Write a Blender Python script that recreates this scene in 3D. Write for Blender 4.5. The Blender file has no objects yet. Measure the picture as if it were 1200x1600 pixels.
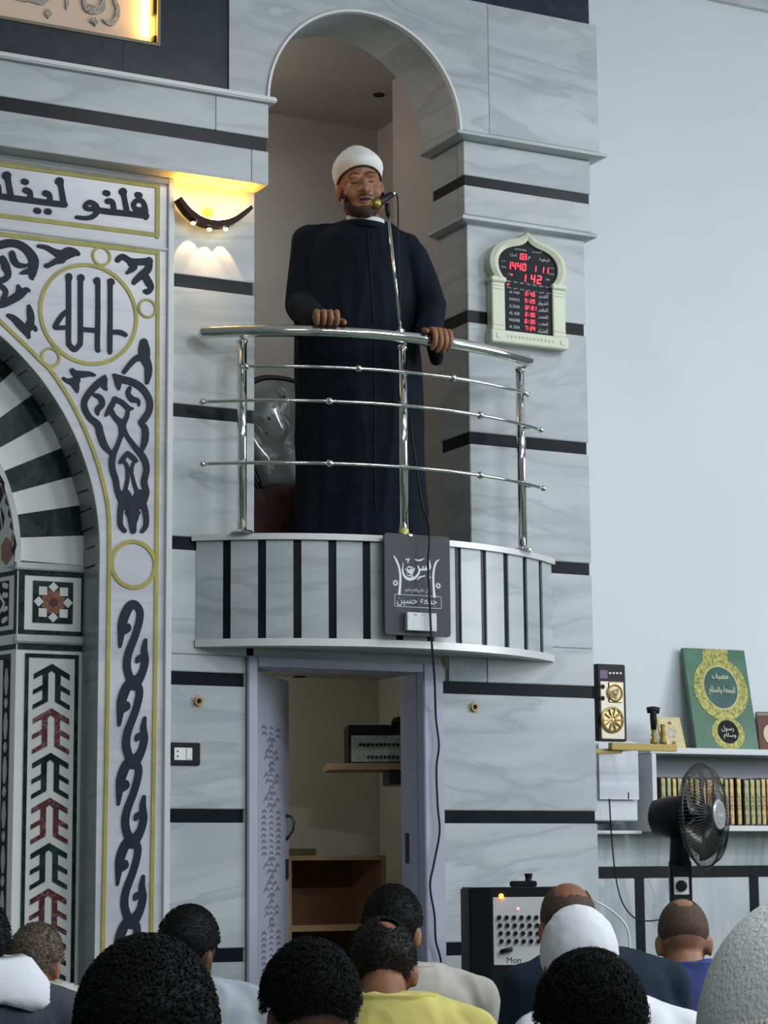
import bpy, bmesh, math, random
from mathutils import Vector, Matrix, noise
random.seed(7)
sc = bpy.context.scene
COL = sc.collection
# ------------------------------------------------------------------ camera
F_PX, YAW, PIT, ROLL = 3446.0, math.radians(27.613), math.radians(9.177), math.radians(-0.471)
DIST = 8.8
CAM = Vector((-DIST*math.sin(YAW), -DIST*math.cos(YAW), 1.0))
FWD = Vector((math.sin(YAW)*math.cos(PIT), math.cos(YAW)*math.cos(PIT), math.sin(PIT)))
RGT0 = Vector((math.cos(YAW), -math.sin(YAW), 0))
UP0 = RGT0.cross(FWD)
RGT = math.cos(ROLL)*RGT0 + math.sin(ROLL)*UP0
UPV = -math.sin(ROLL)*RGT0 + math.cos(ROLL)*UP0
cd = bpy.data.cameras.new('camera'); cam = bpy.data.objects.new('camera', cd); COL.objects.link(cam)
cd.sensor_fit = 'VERTICAL'; cd.sensor_height = 36.0; cd.lens = F_PX/1600*36.0
cd.clip_start = 0.05; cd.clip_end = 100
M = Matrix((RGT, UPV, -FWD)).transposed().to_4x4(); M.translation = CAM
cam.matrix_world = M
sc.camera = cam
# ------------------------------------------------------------------ world, hall lamps, added lights, exposure
sc.view_settings.view_transform = 'Standard'; sc.view_settings.look = 'None'
sc.view_settings.gamma = 1.0; sc.view_settings.use_curve_mapping = False
sc.view_settings.exposure = 0.29
w = bpy.data.worlds.new('hall_daylight'); sc.world = w; w.use_nodes = True
w.node_tree.nodes['Background'].inputs[0].default_value = (0.76, 0.84, 0.91, 1)
w.node_tree.nodes['Background'].inputs[1].default_value = 0.13
def area(name, loc, target, sx, sy, power, col=(0.93, 0.97, 1.0)):
    l = bpy.data.lights.new(name, 'AREA'); l.shape = 'RECTANGLE'; l.size = sx; l.size_y = sy
    l.energy = power; l.color = col
    o = bpy.data.objects.new(name, l); COL.objects.link(o); o.location = loc
    o.rotation_euler = (Vector(target)-Vector(loc)).to_track_quat('-Z', 'Y').to_euler()
    return o
for i, (lx, ly) in enumerate([(0.8, -4.6), (3.8, -4.2), (-0.8, -7.8), (2.2, -7.6), (4.8, -7.2), (-3.6, -10.0), (0.4, -10.0)]):  # rear pair added behind the camera to light the seated men's backs
    area('ceiling_lamp_and_fill', (lx, ly, 5.38), (lx, ly+0.9, 0), 1.3, 0.5, 62 if ly > -9 else 125)
area('side_key_light', (6.3, -4.6, 2.9), (-0.5, -1.0, 2.4), 3.2, 2.4, 215, (0.90, 0.95, 1.0))  # unseen light added at the right so the facade outshines its reveals
# ------------------------------------------------------------------ projection of photo points onto real planes
def ray(x, y):
    return RGT*((x-600)/F_PX) - UPV*((y-800)/F_PX) + FWD
def U(x, y, Y=0.0):
    d = ray(x, y); return CAM + d*((Y-CAM.y)/d.y)
def UX(x, y, X):
    d = ray(x, y); return CAM + d*((X-CAM.x)/d.x)
def UZ(x, y, Z):
    d = ray(x, y); return CAM + d*((Z-CAM.z)/d.z)
def UD(x, y, dep):
    return CAM + ray(x, y)*dep
def UP(x, y, p0, n):
    d = ray(x, y); return CAM + d*((Vector(p0)-CAM).dot(n)/d.dot(n))
def PX(p):
    q = Vector(p)-CAM; z = q.dot(FWD); return (600+F_PX*q.dot(RGT)/z, 800-F_PX*q.dot(UPV)/z)
CR = Vector((math.cos(YAW), -math.sin(YAW), 0)); CF = Vector((math.sin(YAW), math.cos(YAW), 0)); ZZ = Vector((0, 0, 1))
# ------------------------------------------------------------------ materials
def mat(name, col, rough=0.5, metal=0.0, emit=None, es=0.0, spec=0.5, var=0.0, vscale=8.0, vcol=None, bump=0.0, bscale=60.0, coat=0.0, alpha=None, trans=0.0):
    m = bpy.data.materials.new(name); m.use_nodes = True; nt = m.node_tree; b = nt.nodes['Principled BSDF']
    b.inputs['Base Color'].default_value = (*col, 1); b.inputs['Roughness'].default_value = rough
    b.inputs['Metallic'].default_value = metal; b.inputs['Specular IOR Level'].default_value = spec
    b.inputs['Coat Weight'].default_value = coat
    if trans: b.inputs['Transmission Weight'].default_value = trans
    if emit: b.inputs['Emission Color'].default_value = (*emit, 1); b.inputs['Emission Strength'].default_value = es
    if var:
        tc = nt.nodes.new('ShaderNodeTexCoord'); nz = nt.nodes.new('ShaderNodeTexNoise'); nz.inputs['Scale'].default_value = vscale; nz.inputs['Detail'].default_value = 5
        nt.links.new(tc.outputs['Object'], nz.inputs['Vector'])
        mx = nt.nodes.new('ShaderNodeMix'); mx.data_type = 'RGBA'
        c2 = vcol or tuple(max(0, c*(1-var)) for c in col)
        mx.inputs['A'].default_value = (*col, 1); mx.inputs['B'].default_value = (*c2, 1)
        rp = nt.nodes.new('ShaderNodeMapRange'); rp.inputs['From Min'].default_value = 0.38; rp.inputs['From Max'].default_value = 0.66
        nt.links.new(nz.outputs['Fac'], rp.inputs['Value']); nt.links.new(rp.outputs['Result'], mx.inputs['Factor'])
        nt.links.new(mx.outputs['Result'], b.inputs['Base Color'])
    if bump:
        tc = nt.nodes.new('ShaderNodeTexCoord'); nz = nt.nodes.new('ShaderNodeTexNoise'); nz.inputs['Scale'].default_value = bscale; nz.inputs['Detail'].default_value = 6
        nt.links.new(tc.outputs['Object'], nz.inputs['Vector'])
        bp = nt.nodes.new('ShaderNodeBump'); bp.inputs['Strength'].default_value = bump; bp.inputs['Distance'].default_value = 0.01
        nt.links.new(nz.outputs['Fac'], bp.inputs['Height']); nt.links.new(bp.outputs['Normal'], b.inputs['Normal'])
    return m
def marble(name, light, dark, vein, sc_=(1.1, 1.1, 5.5), rough=0.22, tilt=0.10, warm=None, amount=1.0, spec=0.5):
    m = bpy.data.materials.new(name); m.use_nodes = True; nt = m.node_tree; L = nt.links.new; N = nt.nodes.new
    b = nt.nodes['Principled BSDF']; b.inputs['Roughness'].default_value = rough; b.inputs['Specular IOR Level'].default_value = spec
    tc = N('ShaderNodeTexCoord'); oi = N('ShaderNodeObjectInfo'); mp = N('ShaderNodeMapping'); mp.inputs['Scale'].default_value = sc_
    # every slab is cut from another place of the block and tilted a little
    off = N('ShaderNodeVectorMath'); off.operation = 'SCALE'; off.inputs[0].default_value = (13.1, 7.7, 21.3); L(oi.outputs['Random'], off.inputs['Scale'])
    add = N('ShaderNodeVectorMath'); add.operation = 'ADD'
    rr = N('ShaderNodeMapRange'); rr.inputs['To Min'].default_value = -tilt; rr.inputs['To Max'].default_value = tilt*1.6; L(oi.outputs['Random'], rr.inputs['Value'])
    ro = N('ShaderNodeVectorRotate'); ro.rotation_type = 'Y_AXIS'; L(rr.outputs['Result'], ro.inputs['Angle'])
    L(tc.outputs['Object'], ro.inputs['Vector']); L(ro.outputs['Vector'], mp.inputs['Vector']); L(mp.outputs['Vector'], add.inputs[0]); L(off.outputs['Vector'], add.inputs[1])
    n1 = N('ShaderNodeTexNoise'); n1.inputs['Scale'].default_value = 1.0; n1.inputs['Detail'].default_value = 4; n1.inputs['Roughness'].default_value = 0.5; n1.inputs['Distortion'].default_value = 0.7
    n2 = N('ShaderNodeTexNoise'); n2.inputs['Scale'].default_value = 0.8; n2.inputs['Detail'].default_value = 5; n2.inputs['Roughness'].default_value = 0.5; n2.inputs['Distortion'].default_value = 0.5
    L(add.outputs['Vector'], n1.inputs['Vector']); L(add.outputs['Vector'], n2.inputs['Vector'])
    r1 = N('ShaderNodeValToRGB'); e = r1.color_ramp.elements; e[0].position = 0.33; e[0].color = (*dark, 1); e[1].position = 0.62; e[1].color = (*light, 1)
    L(n1.outputs['Fac'], r1.inputs['Fac'])
    r2 = N('ShaderNodeValToRGB'); e = r2.color_ramp.elements; e[0].position = 0.44; e[0].color = (0, 0, 0, 1); e[1].position = 0.5; e[1].color = (0.5*amount,)*3+(1,); x = r2.color_ramp.elements.new(0.53); x.color = (0, 0, 0, 1)
    L(n2.outputs['Fac'], r2.inputs['Fac'])
    mx = N('ShaderNodeMix'); mx.data_type = 'RGBA'; mx.inputs['B'].default_value = (*vein, 1)
    L(r1.outputs['Color'], mx.inputs['A']); L(r2.outputs['Color'], mx.inputs['Factor'])
    last = mx.outputs['Result']
    if warm:
        n3 = N('ShaderNodeTexNoise'); n3.inputs['Scale'].default_value = 0.9; L(add.outputs['Vector'], n3.inputs['Vector'])
        rr2 = N('ShaderNodeMapRange'); rr2.inputs['From Min'].default_value = 0.5; rr2.inputs['From Max'].default_value = 0.75; rr2.inputs['To Max'].default_value = 0.5; L(n3.outputs['Fac'], rr2.inputs['Value'])
        m3 = N('ShaderNodeMix'); m3.data_type = 'RGBA'; m3.inputs['B'].default_value = (*warm, 1); L(last, m3.inputs['A']); L(rr2.outputs['Result'], m3.inputs['Factor']); last = m3.outputs['Result']
    L(last, b.inputs['Base Color'])
    return m
MT = {}
MT['marble'] = marble('grey_marble', (0.445, 0.487, 0.505), (0.335, 0.378, 0.40), (0.225, 0.262, 0.285), rough=0.36, warm=(0.45, 0.44, 0.45))
MT['marble_up'] = MT['marble']
MT['marble_pale'] = marble('pale_striped_marble', (0.58, 0.585, 0.63), (0.45, 0.46, 0.51), (0.33, 0.34, 0.40), sc_=(0.35, 0.35, 6.0), tilt=0.0, amount=0.6)
MT['marble_wain'] = marble('wainscot_marble', (0.50, 0.54, 0.56), (0.38, 0.42, 0.44), (0.24, 0.28, 0.30), sc_=(6.0, 2.0, 1.6), tilt=0.1)
MT['black'] = marble('black_marble', (0.008, 0.011, 0.015), (0.005, 0.0065, 0.009), (0.05, 0.06, 0.07), sc_=(5, 5, 5), rough=0.3, amount=0.15, spec=0.13)
MT['granite'] = marble('dark_granite', (0.021, 0.027, 0.040), (0.013, 0.017, 0.026), (0.07, 0.08, 0.10), sc_=(6, 6, 6), rough=0.3, amount=0.3, spec=0.2)
MT['green'] = marble('green_marble', (0.012, 0.034, 0.028), (0.005, 0.015, 0.012), (0.15, 0.22, 0.20), sc_=(9, 9, 9), rough=0.25, amount=0.3, spec=0.2)
MT['red'] = marble('red_marble', (0.14, 0.035, 0.036), (0.07, 0.022, 0.025), (0.40, 0.30, 0.28), sc_=(26, 26, 26), rough=0.25, amount=0.9)
MT['rust'] = marble('rust_marble', (0.33, 0.12, 0.07), (0.2, 0.07, 0.05), (0.5, 0.36, 0.3), sc_=(30, 30, 30), rough=0.25, amount=0.4)
MT['whitem'] = marble('white_marble', (0.80, 0.81, 0.80), (0.72, 0.73, 0.73), (0.62, 0.63, 0.63), sc_=(3, 3, 3), rough=0.25, amount=0.25)
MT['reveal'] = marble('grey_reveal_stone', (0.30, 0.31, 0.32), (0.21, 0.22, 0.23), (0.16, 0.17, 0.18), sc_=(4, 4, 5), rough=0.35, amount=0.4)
MT['greym'] = mat('grey_stone_trim', (0.50, 0.52, 0.53), 0.35, var=0.15)
MT['gold'] = mat('olive_gold_paint', (0.38, 0.34, 0.06), 0.45, var=0.25, vscale=14)
MT['navy'] = mat('navy_inlay', (0.016, 0.020, 0.034), 0.5, var=0.2, spec=0.2)
MT['white'] = mat('white_wall_paint', (0.635, 0.68, 0.715), 0.75, var=0.03, vscale=1.5, bump=0.02)
MT['ceil'] = mat('ceiling_paint', (0.78, 0.80, 0.82), 0.8, var=0.03)
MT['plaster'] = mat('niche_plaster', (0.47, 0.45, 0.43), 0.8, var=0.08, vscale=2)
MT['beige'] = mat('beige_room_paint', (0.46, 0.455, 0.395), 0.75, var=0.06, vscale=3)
MT['lav'] = mat('lavender_metal_paint', (0.38, 0.40, 0.50), 0.4, var=0.06)
MT['carpet'] = mat('green_carpet', (0.10, 0.14, 0.10), 0.95, var=0.3, vscale=40, bump=0.3)
MT['steel'] = mat('polished_steel', (0.78, 0.78, 0.77), 0.09, 1.0)
MT['alu'] = mat('brushed_aluminium_coping', (0.62, 0.62, 0.62), 0.4, 0.15)
MT['blackp'] = mat('black_plastic', (0.008, 0.008, 0.010), 0.45, spec=0.25)
MT['blackm'] = mat('black_metal', (0.02, 0.02, 0.022), 0.35)
MT['whitep'] = mat('white_plastic', (0.75, 0.76, 0.77), 0.4)
MT['wood'] = mat('brown_plywood', (0.20, 0.105, 0.045), 0.6, var=0.35, vscale=6)
MT['woodl'] = mat('pale_wood_edge', (0.40, 0.25, 0.13), 0.6, var=0.3, vscale=6)
MT['dark'] = mat('dark_hole', (0.01, 0.01, 0.01), 0.9)
# ------------------------------------------------------------------ object helpers
def link(name, me, parent=None, m=None):
    o = bpy.data.objects.new(name, me); COL.objects.link(o)
    if parent is not None:
        o.parent = parent
    if m is not None and me is not None:
        mm = MT[m] if isinstance(m, str) else m
        if len(me.materials) == 0: me.materials.append(mm)
    return o
ORG = {}
def root(name, loc, label=None, cat=None, group=None, kind=None):
    o = bpy.data.objects.new(name, None); COL.objects.link(o); o.location = loc; o.empty_display_size = 0.05
    ORG[o] = Vector(loc); tag(o, label, cat, group, kind); return o
def tag(o, label=None, cat=None, group=None, kind=None):
    if label: o['label'] = label
    if cat: o['category'] = cat
    if group: o['group'] = group
    if kind: o['kind'] = kind
    return o
def org(parent):
    p = parent
    while p is not None:
        if p in ORG: return ORG[p]
        p = p.parent
    return Vector((0, 0, 0))
def mk(name, verts, faces, m, parent=None, smooth=False, loc=None):
    """one mesh object; verts in world space, stored relative to the thing's base"""
    o0 = org(parent) if parent is not None else (Vector(loc) if loc is not None else Vector((0, 0, 0)))
    me = bpy.data.meshes.new(name); me.from_pydata([Vector(v)-o0 for v in verts], [], faces)
    bm = bmesh.new(); bm.from_mesh(me); bmesh.ops.recalc_face_normals(bm, faces=bm.faces); bm.to_mesh(me); bm.free()
    if smooth:
        me.polygons.foreach_set('use_smooth', [True]*len(me.polygons))
    o = link(name, me, parent, m)
    if parent is None and loc is not None:
        o.location = o0; ORG[o] = o0
    return o
def bmk(name, bm, m, parent=None, smooth=False, loc=None):
    o0 = org(parent) if parent is not None else (Vector(loc) if loc is not None else Vector((0, 0, 0)))
    bmesh.ops.translate(bm, verts=bm.verts, vec=-o0); bmesh.ops.recalc_face_normals(bm, faces=bm.faces)
    me = bpy.data.meshes.new(name); bm.to_mesh(me); bm.free()
    if smooth: me.polygons.foreach_set('use_smooth', [True]*len(me.polygons))
    o = link(name, me, parent, m)
    if parent is None and loc is not None:
        o.location = o0; ORG[o] = o0
    return o
class MB:
    """collects shapes into one mesh"""
    def __init__(s): s.v = []; s.f = []
    def add(s, v, f):
        k = len(s.v); s.v += [Vector(p) for p in v]; s.f += [tuple(i+k for i in q) for q in f]; return s
    def box(s, x0, x1, y0, y1, z0, z1):
        return s.add([(x0, y0, z0), (x1, y0, z0), (x1, y1, z0), (x0, y1, z0), (x0, y0, z1), (x1, y0, z1), (x1, y1, z1), (x0, y1, z1)],
                     [(0, 3, 2, 1), (4, 5, 6, 7), (0, 1, 5, 4), (1, 2, 6, 5), (2, 3, 7, 6), (3, 0, 4, 7)])
    def obox(s, c, ax, ay, az, hx, hy, hz):
        c = Vector(c); P = []
        for k in (-1, 1):
            for (i, j) in ((-1, -1), (1, -1), (1, 1), (-1, 1)): P.append(c+ax*(i*hx)+ay*(j*hy)+az*(k*hz))
        return s.add(P, [(0, 3, 2, 1), (4, 5, 6, 7), (0, 1, 5, 4), (1, 2, 6, 5), (2, 3, 7, 6), (3, 0, 4, 7)])
    def prism(s, pts, dvec):
        n = len(pts); d = Vector(dvec); a = [Vector(p) for p in pts]
        return s.add(a+[p+d for p in a], [tuple(range(n)), tuple(range(2*n-1, n-1, -1))]+[(i, i+n, (i+1) % n+n, (i+1) % n) for i in range(n)])
    def tube(s, pts, r, seg=10, cap=True):
        pts = [Vector(p) for p in pts]; n = len(pts); rs = r if isinstance(r, (list, tuple)) else [r]*n
        t0 = (pts[1]-pts[0]).normalized(); ref = Vector((0, 0, 1)) if abs(t0.z) < 0.9 else Vector((1, 0, 0))
        u = t0.cross(ref).normalized(); V = []
        for i, p in enumerate(pts):
            t = (pts[min(i+1, n-1)]-pts[max(i-1, 0)])
            t = t.normalized() if t.length > 1e-9 else t0
            u = (u-t*u.dot(t)).normalized(); v = t.cross(u)
            for k in range(seg):
                a = 2*math.pi*k/seg; V.append(p+(u*math.cos(a)+v*math.sin(a))*rs[i])
        f = [(i*seg+k, i*seg+(k+1) % seg, (i+1)*seg+(k+1) % seg, (i+1)*seg+k) for i in range(n-1) for k in range(seg)]
        if cap: f += [tuple(range(seg-1, -1, -1)), tuple((n-1)*seg+k for k in range(seg))]
        return s.add(V, f)
    def ball(s, c, r, seg=12, rings=8, ax=None):
        c = Vector(c); rx, ry, rz = r if isinstance(r, (tuple, list)) else (r, r, r)
        ax = ax or (Vector((1, 0, 0)), Vector((0, 1, 0)), Vector((0, 0, 1))); V = []
        V.append(c+ax[2]*rz)
        for i in range(1, rings):
            th = math.pi*i/rings
            for k in range(seg):
                a = 2*math.pi*k/seg
                V.append(c+ax[0]*(rx*math.sin(th)*math.cos(a))+ax[1]*(ry*math.sin(th)*math.sin(a))+ax[2]*(rz*math.cos(th)))
        V.append(c-ax[2]*rz); f = []
        for k in range(seg): f.append((0, 1+k, 1+(k+1) % seg))
        for i in range(rings-2):
            for k in range(seg): f.append((1+i*seg+k, 1+(i+1)*seg+k, 1+(i+1)*seg+(k+1) % seg, 1+i*seg+(k+1) % seg))
        b = 1+(rings-2)*seg
        for k in range(seg): f.append((b+k, len(V)-1, b+(k+1) % seg))
        return s.add(V, f)
    def lathe(s, c, axis, prof, seg=24):
        """prof: (radius, height along axis)"""
        c = Vector(c); a = Vector(axis).normalized(); ref = Vector((0, 0, 1)) if abs(a.z) < 0.9 else Vector((1, 0, 0))
        u = a.cross(ref).normalized(); v = a.cross(u); V = []; n = len(prof)
        for r, h in prof:
            for k in range(seg):
                t = 2*math.pi*k/seg; V.append(c+a*h+(u*math.cos(t)+v*math.sin(t))*max(r, 1e-5))
        f = [(i*seg+k, i*seg+(k+1) % seg, (i+1)*seg+(k+1) % seg, (i+1)*seg+k) for i in range(n-1) for k in range(seg)]
        f += [tuple(range(seg-1, -1, -1)), tuple((n-1)*seg+k for k in range(seg))]
        return s.add(V, f)
    def loft(s, rings, seg=24, cap=True):
        """rings: (centre, axis_a, axis_b, ra, rb)"""
        V = []; n = len(rings)
        for c, a, b, ra, rb in rings:
            for k in range(seg):
                t = 2*math.pi*k/seg; V.append(Vector(c)+a*(ra*math.cos(t))+b*(rb*math.sin(t)))
        f = [(i*seg+k, i*seg+(k+1) % seg, (i+1)*seg+(k+1) % seg, (i+1)*seg+k) for i in range(n-1) for k in range(seg)]
        if cap: f += [tuple(range(seg-1, -1, -1)), tuple((n-1)*seg+k for k in range(seg))]
        return s.add(V, f)
    def build(s, name, m, parent=None, smooth=False, loc=None, bevel=0.0):
        o = mk(name, s.v, s.f, m, parent, smooth, loc)
        if bevel:
            bm = bmesh.new(); bm.from_mesh(o.data)
            bmesh.ops.bevel(bm, geom=[e for e in bm.edges if e.is_manifold and e.calc_face_angle(0) > 0.5], offset=bevel, segments=2, affect='EDGES', clamp_overlap=True)
            bm.to_mesh(o.data); bm.free()
        return o
def box(name, x0, x1, y0, y1, z0, z1, m, parent=None, bevel=0.0, loc=None):
    return MB().box(x0, x1, y0, y1, z0, z1).build(name, m, parent, loc=loc, bevel=bevel)
def auto_smooth(o, ang=40):
    me = o.data; me.polygons.foreach_set('use_smooth', [True]*len(me.polygons))
    bm = bmesh.new(); bm.from_mesh(me)
    for e in bm.edges: e.smooth = (e.calc_face_angle(0) < math.radians(ang)) if len(e.link_faces) == 2 else False
    bm.to_mesh(me); bm.free(); return o
def cr_spline(pts, sub=5):
    P = [tuple(p) for p in pts]; out = []; n = len(P)
    if n < 3: sub = max(sub, 2)
    for i in range(n-1):
        p0 = P[max(i-1, 0)]; p1 = P[i]; p2 = P[i+1]; p3 = P[min(i+2, n-1)]
        for k in range(sub):
            t = k/sub
            out.append(tuple(0.5*((2*b)+(-a+c)*t+(2*a-5*b+4*c-d)*t*t+(-a+3*b-3*c+d)*t**3) for a, b, c, d in zip(p0, p1, p2, p3)))
    out.append(P[-1]); return out
_sk = [0]
def stroke(mb, uvw, mapf, h, sub=5, capseg=5):
    """brush stroke: (u, v, width) points on a surface given by mapf(u, v, height), standing h proud"""
    _sk[0] += 1; h = h*(1+0.09*(_sk[0] % 7))
    pts = cr_spline(uvw, sub); n = len(pts); Ls = []; Rs = []
    for i, (u, v, wd) in enumerate(pts):
        a = pts[max(i-1, 0)]; b = pts[min(i+1, n-1)]; du, dv = b[0]-a[0], b[1]-a[1]; l = math.hypot(du, dv) or 1e-9
        nx, ny = -dv/l, du/l; Ls.append((u+nx*wd/2, v+ny*wd/2)); Rs.append((u-nx*wd/2, v-ny*wd/2))
    def cap(p, q, w_, sgn):
        du, dv = p[0]-q[0], p[1]-q[1]; a0 = math.atan2(dv, du)
        return [(p[0]+w_/2*math.cos(a0+t), p[1]+w_/2*math.sin(a0+t)) for t in [sgn*(math.pi/2-math.pi*k/capseg) for k in range(1, capseg)]]
    c1 = cap(pts[-1], pts[-2], pts[-1][2], 1); c0 = cap(pts[0], pts[1], pts[0][2], 1)
    outline = Ls+c1+Rs[::-1]+c0
    hs_ = [h*(1+0.07*i/n) for i in range(n)]; hs_ = hs_+[hs_[-1]]*len(c1)+hs_[::-1]+[hs_[0]]*len(c0)
    V = [mapf(u, v, q) for (u, v), q in zip(outline, hs_)]+[mapf(u, v, 0) for u, v in outline]; m = len(outline); F_ = []
    for i in range(n-1): F_.append((i, i+1, n+len(c1)+(n-1)-(i+1), n+len(c1)+(n-1)-i))
    F_.append(tuple([n-1]+[n+k for k in range(len(c1))]+[n+len(c1)]))
    F_.append(tuple([n+len(c1)+n-1]+[n+len(c1)+n+k for k in range(len(c0))]+[0]))
    for i in range(m): F_.append((i, (i+1) % m, (i+1) % m+m, i+m))
    mb.add(V, F_)
def plane_map(Y):
    return lambda u, v, h: Vector((u, Y-h, v))
def poly(mb, uv, mapf, h):
    n = len(uv); V = [mapf(u, v, h) for u, v in uv]+[mapf(u, v, 0) for u, v in uv]
    mb.add(V, [tuple(range(n))]+[(i, (i+1) % n, (i+1) % n+n, i+n) for i in range(n)])
def ring2(mb, c, r0, r1, mapf, h, seg=48, a0=0, a1=2*math.pi):
    full = abs(a1-a0-2*math.pi) < 1e-6; n = seg if full else seg+1; V = []
    for hh in (h, 0):
        for r in (r0, r1):
            for k in range(n):
                t = a0+(a1-a0)*k/seg; V.append(mapf(c[0]+r*math.cos(t), c[1]+r*math.sin(t), hh))
    F_ = []
    for k in range(seg):
        j = (k+1) % n
        F_ += [(k, j, n+j, n+k), (k, 2*n+k, 2*n+j, j), (n+k, n+j, 3*n+j, 3*n+k)]
    mb.add(V, F_)
# ---- Arabic shaping (isolated, final, initial, medial forms)
_AR = {'ا': 'FE8D FE8E', 'أ': 'FE83 FE84', 'ب': 'FE8F FE90 FE91 FE92', 'ت': 'FE95 FE96 FE97 FE98', 'ج': 'FE9D FE9E FE9F FEA0', 'ح': 'FEA1 FEA2 FEA3 FEA4', 'خ': 'FEA5 FEA6 FEA7 FEA8',
       'د': 'FEA9 FEAA', 'ر': 'FEAD FEAE', 'س': 'FEB1 FEB2 FEB3 FEB4', 'ش': 'FEB5 FEB6 FEB7 FEB8', 'ص': 'FEB9 FEBA FEBB FEBC', 'ض': 'FEBD FEBE FEBF FEC0', 'ظ': 'FEC5 FEC6 FEC7 FEC8', 'ط': 'FEC1 FEC2 FEC3 FEC4', 'ع': 'FEC9 FECA FECB FECC',
       'غ': 'FECD FECE FECF FED0', 'ف': 'FED1 FED2 FED3 FED4', 'ق': 'FED5 FED6 FED7 FED8', 'ك': 'FED9 FEDA FEDB FEDC', 'ل': 'FEDD FEDE FEDF FEE0', 'م': 'FEE1 FEE2 FEE3 FEE4', 'ن': 'FEE5 FEE6 FEE7 FEE8',
       'ه': 'FEE9 FEEA FEEB FEEC', 'و': 'FEED FEEE', 'ي': 'FEF1 FEF2 FEF3 FEF4', 'ة': 'FE93 FE94', 'ء': 'FE80', 'ى': 'FEEF FEF0'}
_AR = {k: [chr(int(h, 16)) for h in v.split()] for k, v in _AR.items()}
def arabic(s):
    out = []
    for i, c in enumerate(s):
        if c not in _AR: out.append(c); continue
        f = _AR[c]; prev = i > 0 and s[i-1] in _AR and len(_AR[s[i-1]]) == 4; nxt = i+1 < len(s) and s[i+1] in _AR and len(_AR[s[i+1]]) > 1 and len(f) == 4
        k = (3 if nxt else 1) if prev else (2 if nxt else 0)
        out.append(f[k] if k < len(f) else f[0])
    r = ''.join(out)
    return r[::-1]
def text(name, body, c, right, up, h, m, parent, width=None, thick=0.0006, align='CENTER', ital=0.0):
    """lettering: real mesh letters, centred on c, height h (cap height), standing thick proud of the surface"""
    cu = bpy.data.curves.new('lettering', 'FONT'); cu.body = body; cu.size = 1.0; cu.shear = ital; cu.extrude = 0.0; cu.resolution_u = 3
    o = bpy.data.objects.new('lettering', cu); COL.objects.link(o)
    bpy.context.view_layer.update()
    me = bpy.data.meshes.new_from_object(o.evaluated_get(bpy.context.evaluated_depsgraph_get()))
    bpy.data.objects.remove(o); bpy.data.curves.remove(cu)
    if not me.vertices: return None
    xs = [v.co.x for v in me.vertices]; ys = [v.co.y for v in me.vertices]; x0, x1, y0, y1 = min(xs), max(xs), min(ys), max(ys)
    k = h/(y1-y0); kx = (width/(x1-x0)) if width else k
    n = right.cross(up).normalized(); o0 = org(parent)
    ax = {'CENTER': (x0+x1)/2, 'LEFT': x0, 'RIGHT': x1}[align]
    for v in me.vertices:
        v.co = Vector(c)+right*((v.co.x-ax)*kx)+up*((v.co.y-(y0+y1)/2)*k)+n*thick-o0
    me.name = name; return link(name, me, parent, m)
# ================================================================== THE SETTING
def struct(o): o['kind'] = 'structure'; return o
struct(box('floor', -7.5, 6.5, -10.5, 1.3, -0.1, 0.0, 'carpet'))
struct(box('ceiling', -7.5, 6.5, -10.5, 1.2, 5.50, 5.62, 'ceil'))
WB = 1.10                                                   # face of the white qibla wall
struct(box('wall_back', 0.93, 6.5, WB, WB+0.15, 0.0, 5.5, 'white'))
struct(box('trim_1', 0.93, 6.5, WB-0.035, WB, 5.455, 5.5, 'greym'))
# ---- minbar front: core of masonry behind marble slabs
XL0, XL1, XD0, XD1, XR0, XR1 = -0.93, -0.574, -0.606, 0.255, 0.405, 0.99
YI = 0.245                                                  # depth of the pillar
core = MB()
core.box(XL0-0.03, XL1-0.012, 0.012, YI, 0, 3.75)
core.box(XR0+0.012, XR1-0.012, 0.012, YI, 1.80, 4.09)
core.box(XD1+0.012, XR1-0.012, 0.012, YI-0.05, 0, 1.80)
core.box(XR1-0.06, XR1-0.012, YI, WB, 0, 4.09)
wm = struct(core.build('wall_minbar', 'greym'))
BANDS = [3.256, 2.737, 2.217, 1.697, 1.177, 0.656]; BH = 0.05
def slab(x0, x1, z0, z1, y=0.0, t=0.014, m='marble', name='marble_slab', parent=None, bev=0.0025):
    return box(name, x0, x1, y, y+t, z0, z1, m, parent or wm, bevel=bev)
# left pilaster
edges = [3.69]+sorted([b+BH for b in BANDS]+BANDS, reverse=True)+[0.0]
for i in range(0, len(edges)-1):
    z1, z0 = edges[i], edges[i+1]
    xr = XL1 if z0 > 1.80 else XD0-0.003
    if i % 2 == 0:
        if z1 > 1.80 > z0: slab(XL0, XL1, 1.815, z1-0.001); slab(XL0, XD0-0.003, z0+0.001, 1.813)
        else: slab(XL0, xr, z0+0.001, z1-0.001)
    else: slab(XL0, xr-0.006, z0, z1, 0.007, 0.008, 'black', 'black_band', bev=0)
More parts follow.
